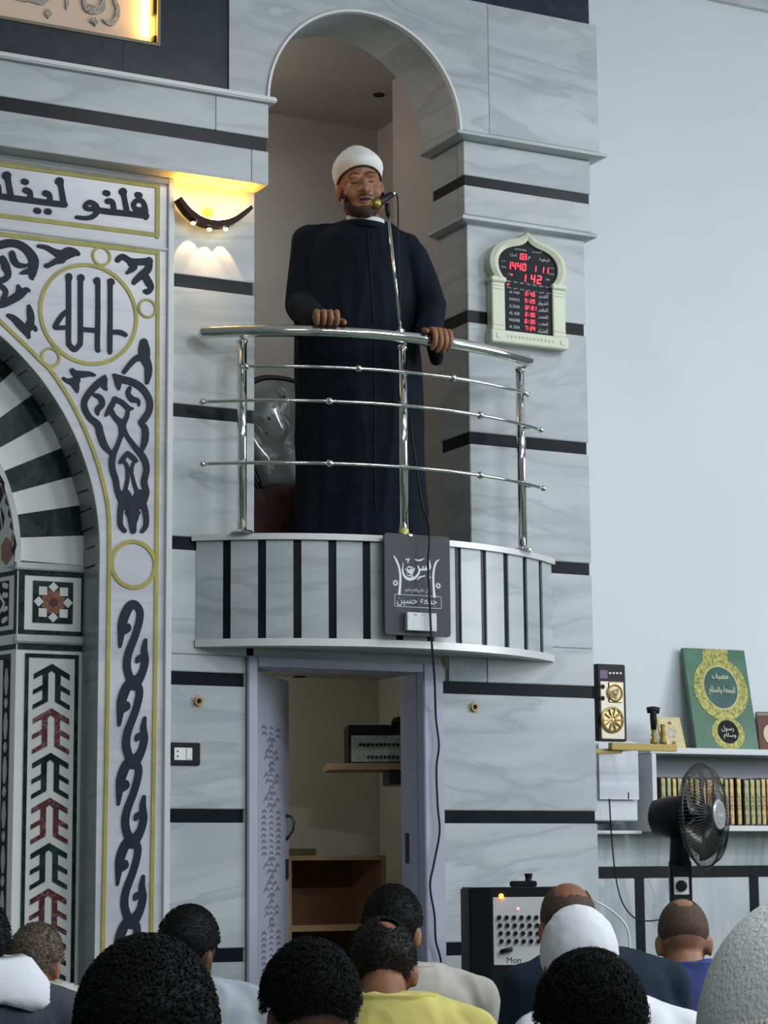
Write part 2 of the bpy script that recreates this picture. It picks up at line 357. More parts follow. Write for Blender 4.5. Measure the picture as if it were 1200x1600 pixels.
# right pillar, front and the reveal that faces the niche
edges = [3.70]+sorted([b+BH for b in BANDS]+BANDS, reverse=True)+[0.0]
def rslab(z0, z1, m='marble', name='marble_slab', inset=0.0, x=XR0, y1=YI):
    return box(name, x+inset, x+0.014+inset, 0.014, y1-inset*0.6, z0, z1, m, wm, bevel=0.0 if inset else 0.002)
for i in range(len(edges)-1):
    z1, z0 = edges[i], edges[i+1]
    if i % 2 == 0:
        if z1 > 1.80 > z0:
            slab(XR0, XR1, 1.905, z1-0.001); slab(XD1+0.035, 0.47, z0+0.001, 1.903); slab(0.472, XR1, z0+0.001, 1.903)
            rslab(1.905, z1-0.001)
        else:
            slab(XR0 if z0 > 1.80 else XD1, XR1, z0+0.001, z1-0.001)
            if z0 > 1.80: rslab(z0+0.001, z1-0.001)
    else:
        slab((XR0 if z0 > 1.80 else XD1), XR1-0.008, z0, z1, 0.006, 0.009, 'black', 'black_band', bev=0)
        if z0 > 1.80: rslab(z0, z1, 'black', 'black_band', 0.006)
# stepped capital: thin roll mouldings, a middle course, then the spandrel
def moulding(z0, z1, p, name='roll_moulding'):
    mb = MB(); h = (z1-z0)
    prof = [(0.0, z0), (p*0.75, z0+h*0.15), (p, z0+h*0.3), (p, z0+h*0.72), (p*0.8, z0+h*0.9), (0.0, z1)]
    path = [(XR0, YI+0.02, -1, 0), (XR0, 0.0, -1, -1), (XR1, 0.0, 1, -1), (XR1, 0.5, 1, 0)]
    V = []; n = len(prof)
    for (x, y, sx, sy) in path:
        for (q, z) in prof: V.append((x+sx*q, y+sy*q, z))
    f = [(i*n+k, i*n+k+1, (i+1)*n+k+1, (i+1)*n+k) for i in range(3) for k in range(n-1)]
    f += [tuple(range(n)), tuple(3*n+k for k in range(n-1, -1, -1))]
    return mb.add(V, f).build(name, 'marble', wm)
PM, PS = 0.024, 0.055
moulding(3.680, 3.712, 0.042)
zc0, zc1 = 3.714, 4.035
zb1, zb0 = U(727, 273, -PM).z, U(727, 289, -PM).z
for (a, b_, m_, nm, ins) in ((zc0, zb0, 'marble', 'marble_slab', 0), (zb0, zb1, 'black', 'black_band', 0.006), (zb1, zc1, 'marble', 'marble_slab', 0)):
    box(nm, XR0-PM+ins, XR1+PM-ins, -PM+ins, 0.03, a, b_, m_, wm, bevel=0.0 if ins else 0.002)
    box(nm, XR0-PM+ins, XR0+0.02, 0.031, YI+0.01, a, b_, m_, wm, bevel=0.0 if ins else 0.002)
moulding(4.036, 4.070, 0.078)
# spandrel plate with the round arch
AX, AZ, AR = -0.095, 4.062, 0.450
ZT = 4.652; XS0, XS1 = -0.711, XR1+PS
XJ = U(763, 120, -PS).x
def arc(cx, cz, r, a0, a1, n): return [(cx+r*math.cos(math.radians(a0+(a1-a0)*k/n)), cz+r*math.sin(math.radians(a0+(a1-a0)*k/n))) for k in range(n+1)]
pl = [(XS0, 4.0)]+[(AX-AR, 4.0)]+arc(AX, AZ, AR, 180, 0, 40)+[(AX+AR, 4.071), (XJ-0.0008, 4.071), (XJ-0.0008, ZT), (XS0, ZT)]
MB().prism([(x, -PS, z) for x, z in pl], (0, 0.05, 0)).build('marble_slab', 'marble', wm)
box('marble_slab', XJ+0.0008, XS1, -PS, 0.0, 4.071, ZT, 'marble', wm, bevel=0.002)
box('marble_slab', XS1-0.02, XS1, 0.0, 0.9, 4.071, ZT, 'marble', wm)
mb = MB(); rim = [(AX+r*math.cos(math.radians(a)), -PS-d, AZ+r*math.sin(math.radians(a))) for a in range(0, 181, 4) for (r, d) in ((AR+0.001, 0.007), (AR-0.010, 0.007), (AR-0.010, -0.02))]
mb.add(rim, [(3*i+k, 3*i+k+1, 3*i+k+4, 3*i+k+3) for i in range(45) for k in range(2)]); mb.build('arch_rim', mat('arch_rim_stone', (0.66, 0.67, 0.68), 0.3), wm)
# soffit of the arch: curved blocks
YA = 0.265
for k in range(9):
    a0, a1 = k*20.0+0.04, k*20.0+19.96; n = 8; V = []
    for (r, y) in ((AR-0.004, -PS+0.012), (AR-0.004, YA), (AR+0.03, YA), (AR+0.03, -PS+0.012)):
        for i in range(n+1):
            t = math.radians(a0+(a1-a0)*i/n); V.append((AX+r*math.cos(t), y, AZ+r*math.sin(t)))
    f = [(j*(n+1)+i, j*(n+1)+i+1, ((j+1) % 4)*(n+1)+i+1, ((j+1) % 4)*(n+1)+i) for j in range(4) for i in range(n)]
    f += [(0, n+1, 2*(n+1), 3*(n+1)), tuple(j*(n+1)+n for j in range(3, -1, -1))]
    mk('arch_soffit_block', V, f, 'marble', wm)
# masonry behind the spandrel up to the ceiling
mb = MB(); pl = [(XS0-1.6, 3.75)]+[(AX-AR-0.03, 3.75)]+arc(AX, AZ, AR+0.03, 180, 0, 40)+[(XS1-0.03, AZ), (XS1-0.03, 5.5), (XS0-1.6, 5.5)]
mb.prism([(x, 0.0, z) for x, z in pl], (0, YA-0.002, 0)).build('masonry', 'plaster', wm)
box('granite_slab', XS0+0.002, XS1-0.03, -PS+0.012, 0.0, ZT+0.002, 5.5, 'granite', wm)
# small clips beside the right edge
for zz in (U(940, 105, 0.6).z, U(941, 166, 0.6).z):
    box('edge_clip', XS1, XS1+0.012, 0.1, 0.115, zz-0.006, zz+0.006, 'blackm', wm)
# ---- pulpit niche behind the arch
wn = struct(root('wall_niche', (0, 0, 0)))
YB = 1.30; ZC = 4.53
pr = U(590, 203, YB)
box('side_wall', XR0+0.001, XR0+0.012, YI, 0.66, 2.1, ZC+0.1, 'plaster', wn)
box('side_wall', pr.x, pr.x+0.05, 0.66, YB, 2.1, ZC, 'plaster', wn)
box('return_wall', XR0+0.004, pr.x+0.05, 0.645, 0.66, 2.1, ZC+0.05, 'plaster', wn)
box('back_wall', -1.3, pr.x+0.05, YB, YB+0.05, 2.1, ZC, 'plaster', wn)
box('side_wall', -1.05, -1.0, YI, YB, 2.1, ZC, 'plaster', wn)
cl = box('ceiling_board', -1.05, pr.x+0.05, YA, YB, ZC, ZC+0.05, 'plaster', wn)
h = UZ(592, 148, ZC-0.001); MB().lathe(h+Vector((0, 0, 0.002)), (0, 0, -1), [(0.026, 0), (0.026, 0.006)], 16).build('ceiling_hole', 'dark', wn)
fp = [(-0.99, 0.25), (-0.99, YB-0.001), (pr.x-0.001, YB-0.001), (pr.x-0.001, 0.662), (XR0-0.002, 0.64), (XR0-0.002, 0.02)]+[(-0.016+1.2*math.sin(a_/100), 0.994-1.2*math.cos(a_/100)) for a_ in range(34, -45, -4)]+[(XL1+0.002, 0.02), (XL1+0.002, 0.25)]
struct(MB().prism([(x, y, 2.02) for x, y in fp], (0, 0, 0.13)).build('floor_pulpit', 'greym'))
# ---- room behind the door
wr = struct(root('wall_store', (0, 0, 0)))
pc = U(592, 1086, YB)
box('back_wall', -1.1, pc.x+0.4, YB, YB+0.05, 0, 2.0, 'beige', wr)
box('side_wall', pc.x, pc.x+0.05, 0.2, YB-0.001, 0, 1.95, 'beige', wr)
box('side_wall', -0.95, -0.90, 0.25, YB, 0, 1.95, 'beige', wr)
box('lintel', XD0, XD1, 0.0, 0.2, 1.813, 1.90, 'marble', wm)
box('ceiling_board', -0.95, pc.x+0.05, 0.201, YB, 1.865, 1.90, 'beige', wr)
h = UZ(468, 1057, 1.864); MB().lathe(h, (0, 0, -1), [(0.03, 0), (0.03, 0.004)], 14).build('ceiling_hole', 'dark', wr)
def bulb(nm, loc, power, col, r=0.05):
    l = bpy.data.lights.new(nm, 'POINT'); l.energy = power; l.color = col; l.shadow_soft_size = r
    o = bpy.data.objects.new(nm, l); COL.objects.link(o); o.location = loc
bulb('store_room_fill', (-0.55, 0.75, 1.74), 3.4, (1.0, 0.97, 0.85), 0.07)  # unseen point light added to brighten the store room
bulb('stair_bulb', (-0.80, 0.70, 4.30), 5.6, (1.0, 0.88, 0.76), 0.06)
# ---- door: painted frame, leaf pushed inwards
d1 = struct(root('door_1', (XD0, 0.05, 0)))
ZD = 1.775
box('door_frame', XD0, -0.566, -0.018, 0.19, 0, 1.812, 'lav', d1, bevel=0.004)
mb = MB().box(0.165, XD1, -0.018, 0.045, 0, 1.812).box(0.165, 0.215, 0.045, 0.19, 0, 1.812); mb.build('door_frame', 'lav', d1, bevel=0.004)
box('door_frame', -0.566, 0.165, -0.018, 0.19, ZD+0.002, 1.812, 'lav', d1, bevel=0.004)
box('strike_plate', 0.1625, 0.165, 0.12, 0.15, 1.02, 1.14, 'blackm', d1)
hp = Vector((-0.560, 0.03, 0)); ep = Vector((-0.195, 0.49, 0)); ld = (ep-hp).normalized(); ln = Vector((ld.y, -ld.x, 0)); LW = (ep-hp).length
mb = MB(); mb.obox((hp+ep)/2+Vector((0, 0, ZD/2))-ln*0.02, ld, ln, ZZ, LW/2, 0.02, ZD/2-0.006); leaf = mb.build('door_leaf', mat('door_leaf_paint', (0.36, 0.37, 0.46), 0.35, var=0.05), d1, bevel=0.003)
# fretwork band cut in the leaf
mb = MB(); lm = lambda u, v, hh: hp+ld*u+ZZ*v+ln*hh
rnd = random.Random(3)
for j in range(62):
    z = 0.12+j*0.0235; ph = (j % 20)
    for s_ in (-1, 1):
        if ph < 8: u = LW*0.47+s_*(0.125-0.012*abs(ph-4)/4); stroke(mb, [(u-0.035, z-0.004, 0.008), (u, z+0.004, 0.010), (u+0.035, z-0.003, 0.008)], lm, 0.001, 2, 3)
        else:
            u = LW*0.47+s_*(0.045+0.05*math.sin(j*1.7)); stroke(mb, [(u-0.03, z-0.008, 0.007), (u+0.01, z+0.008, 0.012), (u+0.04, z, 0.006)], lm, 0.001, 3, 3)
    stroke(mb, [(LW*0.47-0.03, z, 0.006), (LW*0.47+0.01*math.sin(j), z+0.008, 0.009), (LW*0.47+0.03, z, 0.006)], lm, 0.001, 2, 3)
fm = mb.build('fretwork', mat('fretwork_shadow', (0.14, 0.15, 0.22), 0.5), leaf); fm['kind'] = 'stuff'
g0 = hp+ld*(LW-0.055)+ln*0.0
mb = MB().tube([g0+ZZ*1.215, g0+ZZ*1.212+ln*0.02, g0+ZZ*1.19+ln*0.034, g0+ZZ*1.16+ln*0.030, g0+ZZ*1.135+ln*0.014, g0+ZZ*1.12], [0.008, 0.0055, 0.0055, 0.0055, 0.0055, 0.008], 8)
mb.build('door_handle', 'blackm', leaf, True)
mb = MB().obox(g0+ZZ*1.0+ln*0.004, ld, ln, ZZ, 0.013, 0.004, 0.04); lk = mb.build('lock_plate', 'blackm', leaf)
# ---- holes for pipes in the marble
def pipe_hole(px, py, label):
    p = U(px, py, 0)
    r_ = root('pipe_stub', (p.x, 0, p.z), label, 'pipe')
    mb = MB(); ring = []
    for k in range(14):
        a = 2*math.pi*k/14; q = 0.024+0.006*math.sin(k*2.3); ring.append((p.x+q*math.cos(a), -0.0015, p.z+q*math.sin(a)))
    mb.prism(ring, (0, 0.0015, 0)); mb.build('broken_edge', mat('raw_plaster', (0.42, 0.38, 0.30), 0.9, var=0.4, vscale=80), r_)
    MB().lathe((p.x, -0.004, p.z), (0, -1, 0), [(0.0165, 0), (0.0165, 0.008), (0.010, 0.008), (0.010, 0.001)], 16).build('brass_collar', mat('old_brass', (0.34, 0.24, 0.09), 0.4, 0.7), r_)
    MB().lathe((p.x, -0.0045, p.z), (0, -1, 0), [(0.009, 0), (0.009, 0.002)], 12).build('bore', 'dark', r_)
pipe_hole(309, 1096, 'brass pipe stub in the marble left of the door, above the socket')
pipe_hole(740, 1105, 'brass pipe stub in the marble right of the door, under the balcony end')
# ---- wainscot of the white wall
ww = struct(root('wall_wainscot', (2.0, WB, 0)))
zb_t, zb_b = 0.999, 0.945
box('backing', 0.95, 4.5, WB-0.014, WB-0.001, 0, 1.20, 'greym', ww)
xs = [U(x, 1420, WB).x for x in (988, 1003, 1167, 1182)]
xp = [(0.95, xs[0]), (xs[1], xs[2]), (xs[3], xs[3]+0.66), (xs[3]+0.72, 4.5)]
for (a, b_) in xp:
    box('marble_slab', a, b_, WB-0.024, WB-0.014, 0, zb_b, 'marble_wain', ww, bevel=0.001)
for a, b_ in ((xs[0], xs[1]), (xs[2], xs[3]), (xs[3]+0.66, xs[3]+0.72)):
    box('black_band', a, b_, WB-0.022, WB-0.014, 0, zb_b, 'black', ww)
box('black_band', 0.95, 4.5, WB-0.028, WB-0.014, zb_b, zb_t, 'black', ww)
for a, b_ in ((0.95, 1.6), (1.602, 2.25), (2.252, 2.9), (2.902, 4.5)):
    box('marble_slab', a, b_, WB-0.024, WB-0.014, zb_t, 1.20, 'marble_wain', ww, bevel=0.001)
# ================================================================== MIHRAB BAY (left)
YP = -0.02                                                  # face of the carved panel
mh = root('mihrab', (-1.6, 0, 0), 'arched marble prayer niche with green and white stripes and gilt carved surround', 'mihrab')
CX, CZ, RA = -2.214, 2.177, 0.995
XP0, XP1 = -2.35, -0.957
pl = [(XP1, 0), (XP1, 3.392), (XP0, 3.392), (XP0, CZ+math.sqrt(RA**2-(XP0-CX)**2))]+[p for p in arc(CX, CZ, RA, 97, 0, 50) if p[0] > XP0]+[(CX+RA, 0)]
panel = MB().prism([(x, YP, z) for x, z in pl], (0, 0.05, 0)).build('carved_panel', 'marble_pale', mh)
head = box('inscription_panel', XP0, XP1, YP, 0.03, 3.396, 3.68, 'marble_pale', mh)
box('edge_strip', XP1, XL0-0.001, YP-0.012, 0.03, 0, 3.678, mat('pale_edge_stone', (0.60, 0.63, 0.65), 0.35, var=0.06), mh, bevel=0.003)
box('ridge', XP0, XP1+0.01, YP-0.008, YP+0.01, 3.384, 3.397, 'greym', mh, bevel=0.003)
box('ridge', XP0, XP1+0.01, YP-0.010, YP+0.01, 3.655, 3.679, 'greym', mh, bevel=0.004)
box('core', XP0, XP1+0.025, 0.03, 0.12, 3.25, 3.75, 'greym', mh)
pm = plane_map(YP)
def zz(k):
    oy = {2: 220, 3: 560, 4: 860, 5: 1200}[k]
    def f(x, y):
        p = U(x*0.25, oy+y*0.25, YP); return (p.x, p.z)
    return f
WS = 0.25/3446*8.35*1.12                                    # one zoom pixel of stroke width on the panel, in metres
def brush(mb, k, pts, wd=30, sub=5, h=0.004):
    z_ = zz(k); out = []
    for p in pts:
        u, v = z_(p[0], p[1]); out.append((u, v, (p[2] if len(p) > 2 else wd)*WS))
    stroke(mb, out, pm, h, sub)
def inlay(name, k, strokes, m='navy', parent=None, h=0.004):
    mb = MB()
    for s_ in strokes:
        if isinstance(s_, tuple): brush(mb, k, s_[1], s_[0], h=h)
        else: brush(mb, k, s_, h=h)
    return mb.build(name, m, parent or panel)
# gilt frame of the inscription
for a, b_ in (((-1000, 4), (985, 285)), ((985, 280), (983, 600)), ((-1000, 340), (985, 590))):
    inlay('gilt_line', 2, [(26, [a, b_])], 'gold', head, 0.003)
# letters of the inscription
inlay('arabic_letters', 2, [(30, [(912, 480), (907, 420), (890, 380), (860, 372), (835, 395), (845, 425), (875, 432), (905, 425)]), (34, [(915, 470), (790, 455), (690, 445), (600, 432)]),
    [(768, 322, 52), (775, 350, 30), (795, 455, 34)], [(672, 378, 34), (702, 385, 30), (712, 445, 32)],
    [(608, 440, 34), (600, 405, 28), (560, 385, 28), (533, 405, 28), (545, 425, 26), (590, 425, 28)], [(612, 435, 34), (585, 470, 30), (540, 484, 24), (478, 478, 20)],
    (36, [(858, 338), (872, 342)]), (34, [(658, 326), (672, 330)])], 'navy', head)
inlay('arabic_letters', 2, [[(372, 258, 56), (380, 285, 32), (398, 395, 36)], (34, [(405, 400), (300, 388), (180, 372), (60, 356), (-40, 340)]), [(282, 328, 36), (308, 340, 30), (312, 390, 32)],
    [(160, 310, 36), (186, 322, 30), (190, 372, 32)], [(42, 222, 56), (50, 250, 32), (68, 350, 34)], [(-10, 285, 30), (-4, 345, 30)],
    (34, [(226, 436), (240, 440)]), (34, [(292, 442), (306, 444)]), (34, [(148, 255), (162, 259)])], 'navy', head)
# gilt borders of the big panel
for pts in ([(-1000, 463), (985, 700)],):
    inlay('gilt_line', 2, [(26, pts)], 'gold', panel, 0.003)
def line_px(name, pts, wd, m='gold', h=0.003, parent=None):
    mb = MB(); stroke(mb, [(U(x, y, YP).x, U(x, y, YP).z, wd) for x, y in pts], pm, h, 6); return mb.build(name, m, parent or panel)
line_px('gilt_line', [(246.5, 395), (246, 600), (245, 800), (243, 1000), (240, 1200), (237, 1400), (235, 1560)], 0.0145)
line_px('gilt_line', [(-20, 483), (0, 502), (35, 535), (62, 562), (80, 580), (108, 622), (133, 672), (152, 722), (165, 772), (170, 810), (170.5, 870), (169, 1000), (166, 1200), (162, 1400), (159, 1560)], 0.0145)
def gring(px, py, r0, r1):
    c = U(px, py, YP); mb = MB(); ring2(mb, (c.x, c.z), r0, r1, pm, 0.0042); return mb.build('gilt_ring', 'gold', panel)
gring(138.7, 491, 0.186, 0.2005)
for c_ in ((158.5, 400.5), (230, 482), (78.7, 558.5)): gring(*c_, 0.030, 0.0395)
gring(208.5, 882, 0.080, 0.0955)
# the calligraphic medallion
inlay('arabic_letters', 2, [(30, [(428, 850), (429, 1060), (428, 1250), (438, 1280), (465, 1305), (490, 1282), (502, 1250), (502, 1060), (502, 860)]), [(505, 858, 46), (502, 880, 30)], [(430, 850, 42), (428, 880, 30)],
    [(606, 876, 44), (611, 905, 28), (611, 1100, 28), (608, 1290, 28), (618, 1312, 18)], [(692, 884, 46), (688, 915, 28), (688, 1100, 28), (686, 1300, 28), (690, 1325, 18)],
    (26, [(505, 1178), (560, 1183), (612, 1186)]), [(690, 1196, 26), (750, 1198, 28), (785, 1215, 22)], [(425, 1060, 26), (385, 1095, 30), (350, 1150, 30), (352, 1168, 26), (430, 1166, 24)]])
# arabesques of the spandrel
inlay('arabesque', 2, [[(735, 745, 34), (765, 725, 34), (815, 752, 36), (870, 758, 40), (935, 752, 40)], [(820, 760, 50), (835, 790, 44), (795, 825, 20)], [(930, 750, 44), (925, 800, 44), (890, 835, 44), (850, 870, 36), (838, 885, 30)], [(900, 835, 40), (925, 880, 46), (942, 915, 36), (925, 945, 30), (905, 940, 24)]])
inlay('arabesque', 2, [[(240, 658, 20), (290, 668, 26), (340, 695, 36), (390, 715, 60), (430, 700, 64), (470, 700, 42), (488, 708, 24)], [(385, 740, 50), (345, 755, 34), (300, 780, 26), (288, 780, 24)]])
inlay('arabesque', 2, [[(-60, 670, 40), (0, 652, 46), (60, 640, 46), (120, 650, 46), (175, 690, 52), (208, 745, 60), (205, 800, 56), (200, 850, 36), (205, 865, 14)], [(195, 810, 40), (150, 822, 26), (130, 828, 14)],
    [(75, 705, 36), (85, 745, 40), (110, 775, 34), (150, 782, 24), (178, 775, 14)]])
inlay('arabesque', 2, [[(15, 735, 34), (35, 780, 44), (50, 840, 36), (20, 870, 34), (-30, 880, 34)], [(20, 745, 40), (28, 800, 30)]])
inlay('arabesque', 2, [[(-40, 1015, 46), (10, 1020, 44), (60, 1000, 46), (120, 965, 48), (160, 935, 34), (180, 938, 18)], [(112, 908, 18), (120, 940, 40), (110, 970, 30)], [(-30, 905, 26), (10, 912, 30), (36, 945, 30), (20, 985, 30)]])
inlay('arabesque', 2, [[(50, 1092, 22), (85, 1110, 36), (130, 1155, 46), (165, 1195, 40), (180, 1228, 20)], [(180, 1035, 22), (188, 1075, 40), (192, 1120, 42), (175, 1170, 50), (150, 1180, 40)], [(185, 1150, 34), (215, 1170, 26), (224, 1185, 16)]])
inlay('arabesque', 2, [[(898, 1262, 50), (900, 1310, 70), (905, 1360, 60), (925, 1410, 46), (925, 1460, 42), (918, 1512, 22)], [(900, 1345, 50), (850, 1362, 36), (810, 1400, 30), (775, 1445, 26)]])
inlay('arabesque', 3, [[(450, 75, 26), (470, 95, 36), (520, 100, 36), (560, 98, 26), (590, 106, 14)], [(395, 125, 18), (420, 140, 26), (460, 150, 50), (475, 180, 40), (482, 208, 16)], [(480, 100, 40), (478, 140, 44)]])
inlay('arabesque', 3, [[(655, 112, 18), (620, 150, 40), (570, 200, 40), (530, 260, 36), (528, 310, 36), (560, 370, 36), (610, 415, 42), (625, 470, 44), (650, 540, 40), (690, 590, 24)], [(655, 130, 30), (650, 170, 36), (665, 195, 14)],
    [(590, 228, 20), (625, 245, 30), (638, 285, 34), (610, 320, 34), (612, 350, 14)]])
inlay('arabesque', 3, [[(712, 105, 20), (760, 130, 40), (830, 150, 40), (890, 190, 40), (932, 260, 38), (930, 330, 38), (895, 385, 40), (880, 400, 30), (905, 440, 38), (905, 510, 40), (885, 575, 24)], [(725, 120, 30), (738, 160, 36), (742, 192, 14)],
    [(810, 185, 24), (800, 220, 30), (825, 255, 36), (862, 265, 26), (868, 295, 12)]])
inlay('arabesque', 3, [[(720, 250, 24), (700, 290, 34), (675, 335, 30), (660, 358, 14)], [(715, 255, 30), (760, 275, 30), (800, 310, 30), (828, 315, 14)], [(690, 320, 30), (715, 365, 30), (755, 410, 40), (758, 470, 30), (735, 540, 26), (705, 610, 36), (700, 680, 36), (722, 760, 36), (735, 830, 36), (770, 900, 50)],
    [(800, 320, 24), (790, 370, 26), (765, 420, 40), (790, 480, 26), (840, 550, 30), (895, 620, 38), (915, 690, 36), (900, 770, 38), (912, 840, 38), (885, 905, 50)]])
inlay('arabesque', 3, [[(795, 590, 20), (770, 625, 30), (752, 650, 20)], [(795, 592, 24), (830, 620, 28), (852, 642, 18)], [(770, 640, 20), (795, 680, 24), (795, 760, 24), (775, 850, 24)], [(840, 640, 18), (824, 680, 20), (824, 708, 18)], [(824, 722, 18), (840, 790, 22), (862, 850, 24)]])
inlay('arabesque', 3, [[(785, 850, 60), (800, 900, 70), (825, 930, 80), (850, 900, 70), (870, 850, 60)], [(765, 900, 46), (752, 960, 34), (752, 1040, 30), (778, 1078, 24)], [(885, 900, 46), (908, 960, 34), (912, 1040, 30), (888, 1080, 24)], [(828, 940, 60), (830, 990, 66), (828, 1030, 46), (832, 1078, 34)], [(790, 965, 20), (815, 985, 34)], [(868, 965, 20), (845, 985, 34)]])
# running scroll down the jamb: the same curl repeated
SC = [[(750, 600, 18), (755, 540, 34), (765, 450, 52), (795, 370, 54), (832, 335, 46), (870, 370, 42), (872, 430, 42), (845, 530, 42), (803, 640, 44), (792, 720, 46), (808, 790, 48), (835, 835, 70)],
      [(770, 505, 40), (800, 490, 34), (800, 470, 26)], [(908, 562, 22), (900, 620, 36), (905, 690, 44), (885, 770, 46), (840, 835, 70)], [(905, 665, 36), (868, 675, 36), (858, 692, 24)]]
z_ = zz(4); sh = U(206, 1187, YP)-U(207, 1067, YP)
for k in range(5):
    mb = MB()
    for s_ in SC:
        out = []
        for p in s_:
            u, v = z_(p[0], p[1]); out.append((u, v-0.2935*k, p[2]*WS))
        stroke(mb, out, pm, 0.004, 5)
    mb.build('arabesque', 'navy', panel)
a_ = U(150, 1316, YP); b_ = U(252, 1317, YP)
box('joint_line', a_.x, b_.x, YP-0.0006, YP+0.01, a_.z-0.0012, a_.z+0.0012, 'greym', panel)
# reveal of the arch: grey blocks
YR = 0.15
def arcblock(name, a0, a1, r0, r1, y0, y1, m, parent, n=4):
    V = []
    for (r, y) in ((r0, y0), (r0, y1), (r1, y1), (r1, y0)):
        for i in range(n+1):
            t = math.radians(a0+(a1-a0)*i/n); V.append((CX+r*math.cos(t), y, CZ+r*math.sin(t)))
    f = [(j*(n+1)+i, j*(n+1)+i+1, ((j+1) % 4)*(n+1)+i+1, ((j+1) % 4)*(n+1)+i) for j in range(4) for i in range(n)]
    f += [(0, n+1, 2*(n+1), 3*(n+1)), tuple(j*(n+1)+n for j in range(3, -1, -1))]
    return mk(name, V, f, m, parent)
a = -2.2
for k in range(23):
    dp = 0.003*(k % 2)
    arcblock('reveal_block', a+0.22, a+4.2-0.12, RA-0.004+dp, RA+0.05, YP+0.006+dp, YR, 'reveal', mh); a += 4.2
arcblock('arch_edge', -2, 93, RA-0.001, RA+0.006, YP-0.003, YP+0.01, 'greym', mh, 60)
for k in range(5):
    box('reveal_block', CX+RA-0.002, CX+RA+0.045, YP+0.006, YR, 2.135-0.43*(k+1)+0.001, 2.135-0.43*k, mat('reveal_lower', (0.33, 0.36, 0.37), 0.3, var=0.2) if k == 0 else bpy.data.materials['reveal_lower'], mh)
# green and white voussoirs on the recessed face
RI = 0.740
a = -1.4; step = [6.8]+[6.68]*13; cols = ['whitem', 'green']
for k, s_ in enumerate(step):
    arcblock('voussoir', a+0.05, a+s_-0.05, RI, RA+0.02, YR-0.002*(k % 2), YR+0.03, cols[k % 2], mh); a += s_
arcblock('inner_rim', -2, 92, RI-0.022, RI+0.001, YR-0.006, YR+0.03, 'greym', mh, 50)
# coving below the voussoirs and the pilaster
xi = U(28, 891, YR).x; XJ2 = CX+RA-0.002
box('cornice', CX+RI-0.02, XJ2, YR-0.012, YR+0.05, 2.125, 2.152, 'greym', mh, bevel=0.004)
def rect(name, x0, x1, z0, z1, m, y=YR, pr_=0.0, parent=None): return box(name, x0, x1, y-pr_, y+0.02, z0, z1, m, parent or mh)
def R4(px0, py0, px1, py1, m, pr_, name='inlay_strip'):
    """upright rectangle on the pilaster between two corners read off zoom 4"""
    a_ = U(px0*0.25, 860+py0*0.25, YR); b_ = U(px1*0.25, 860+py1*0.25, YR)
    return box(name, min(a_.x, b_.x), max(a_.x, b_.x), YR-pr_, YR+0.012, min(a_.z, b_.z), max(a_.z, b_.z), m, mh)
zt = U(30, 890, YR).z
box('pilaster', xi, XJ2, YR+0.004, YR+0.06, 0, 2.125, 'whitem', mh)
g = U(33, 893, YR); e_ = U(131, 897, YR); zs0 = U(80, 990, YR).z
x0, x1 = xi+0.006, U(131, 950, YR).x
zst, zsb = 2.124, U(80, 992, YR).z
box('inlay_strip', x0, x1, YR-0.001, YR+0.01, zst-0.018, zst, 'green', mh); box('inlay_strip', x0, x1, YR-0.001, YR+0.01, zsb, zsb+0.016, 'green', mh)
box('inlay_strip', x0, x0+0.022, YR-0.001, YR+0.01, zsb+0.016, zst-0.018, 'green', mh); box('inlay_strip', x1-0.010, x1, YR-0.001, YR+0.01, zsb+0.016, zst-0.018, 'green', mh)
ctr = U(83, 941, YR); hs = 0.079
sq = box('star_field', ctr.x-hs, ctr.x+hs, YR-0.001, YR+0.01, ctr.z-hs, ctr.z+hs, 'green', mh)
qm = plane_map(YR-0.0015)
S = hs/63.0
def star_piece(name, pts, m):
    mb = MB(); poly(mb, [(ctr.x+x*S, ctr.z+y*S) for x, y in pts], qm, 0.0015); return mb.build(name, m, mh)
st = []
for k in range(16):
    a_ = math.pi*k/8+math.pi/8; r_ = 41 if k % 2 == 0 else 29
    st.append((r_*math.cos(a_), r_*math.sin(a_)))
star_piece('star', st, 'rust')
for k in range(4):
    a_ = math.pi/2*k; c_, s_ = math.cos(a_), math.sin(a_)
    star_piece('star_tile', [(c_*x-s_*y, s_*x+c_*y) for x, y in ((30, 0), (46, -16), (62, 0), (46, 16))], 'whitem')
    star_piece('star_tile', [(c_*x-s_*y, s_*x+c_*y) for x, y in ((20, 20), (46, 20), (46, 46), (20, 46))], 'whitem')
mb = MB(); ring2(mb, (ctr.x, ctr.z), 1*S, 15*S, qm, 0.0025, 24); mb.build('star_heart', 'red', mh)
box('cornice', xi-0.01, XJ2, YR-0.014, YR+0.02, zsb-0.034, zsb-0.004, 'greym', mh, bevel=0.005)
# arrow panel
zA = zsb-0.036
box('inlay_strip', x0, x1, YR-0.001, YR+0.01, zA-0.022, zA-0.002, 'green', mh)
xa, xb = U(38.5, 1100, YR).x, U(122, 1100, YR).x
zf = U(80, 1022, YR).z
box('inlay_strip', xa, xb, YR-0.001, YR+0.01, zf-0.014, zf, 'green', mh)
box('inlay_strip', xa, xa+0.014, YR-0.001, YR+0.01, 0, zf-0.014, 'green', mh); box('inlay_strip', xb-0.014, xb, YR-0.001, YR+0.01, 0, zf-0.014, 'green', mh)
xm = (xa+xb)/2; S4 = (xb-xa)/350.0
Lp = [(0, 0), (-117, 67), (-117, 100), (-58, 67), (-58, 134), (-120, 169), (-120, 197), (-58, 164), (-58, 227), (-120, 262), (-120, 290), (-24, 238), (-24, 62), (0, 42)]
zap = U(80, 1037, YR).z
qm2 = plane_map(YR+0.004)
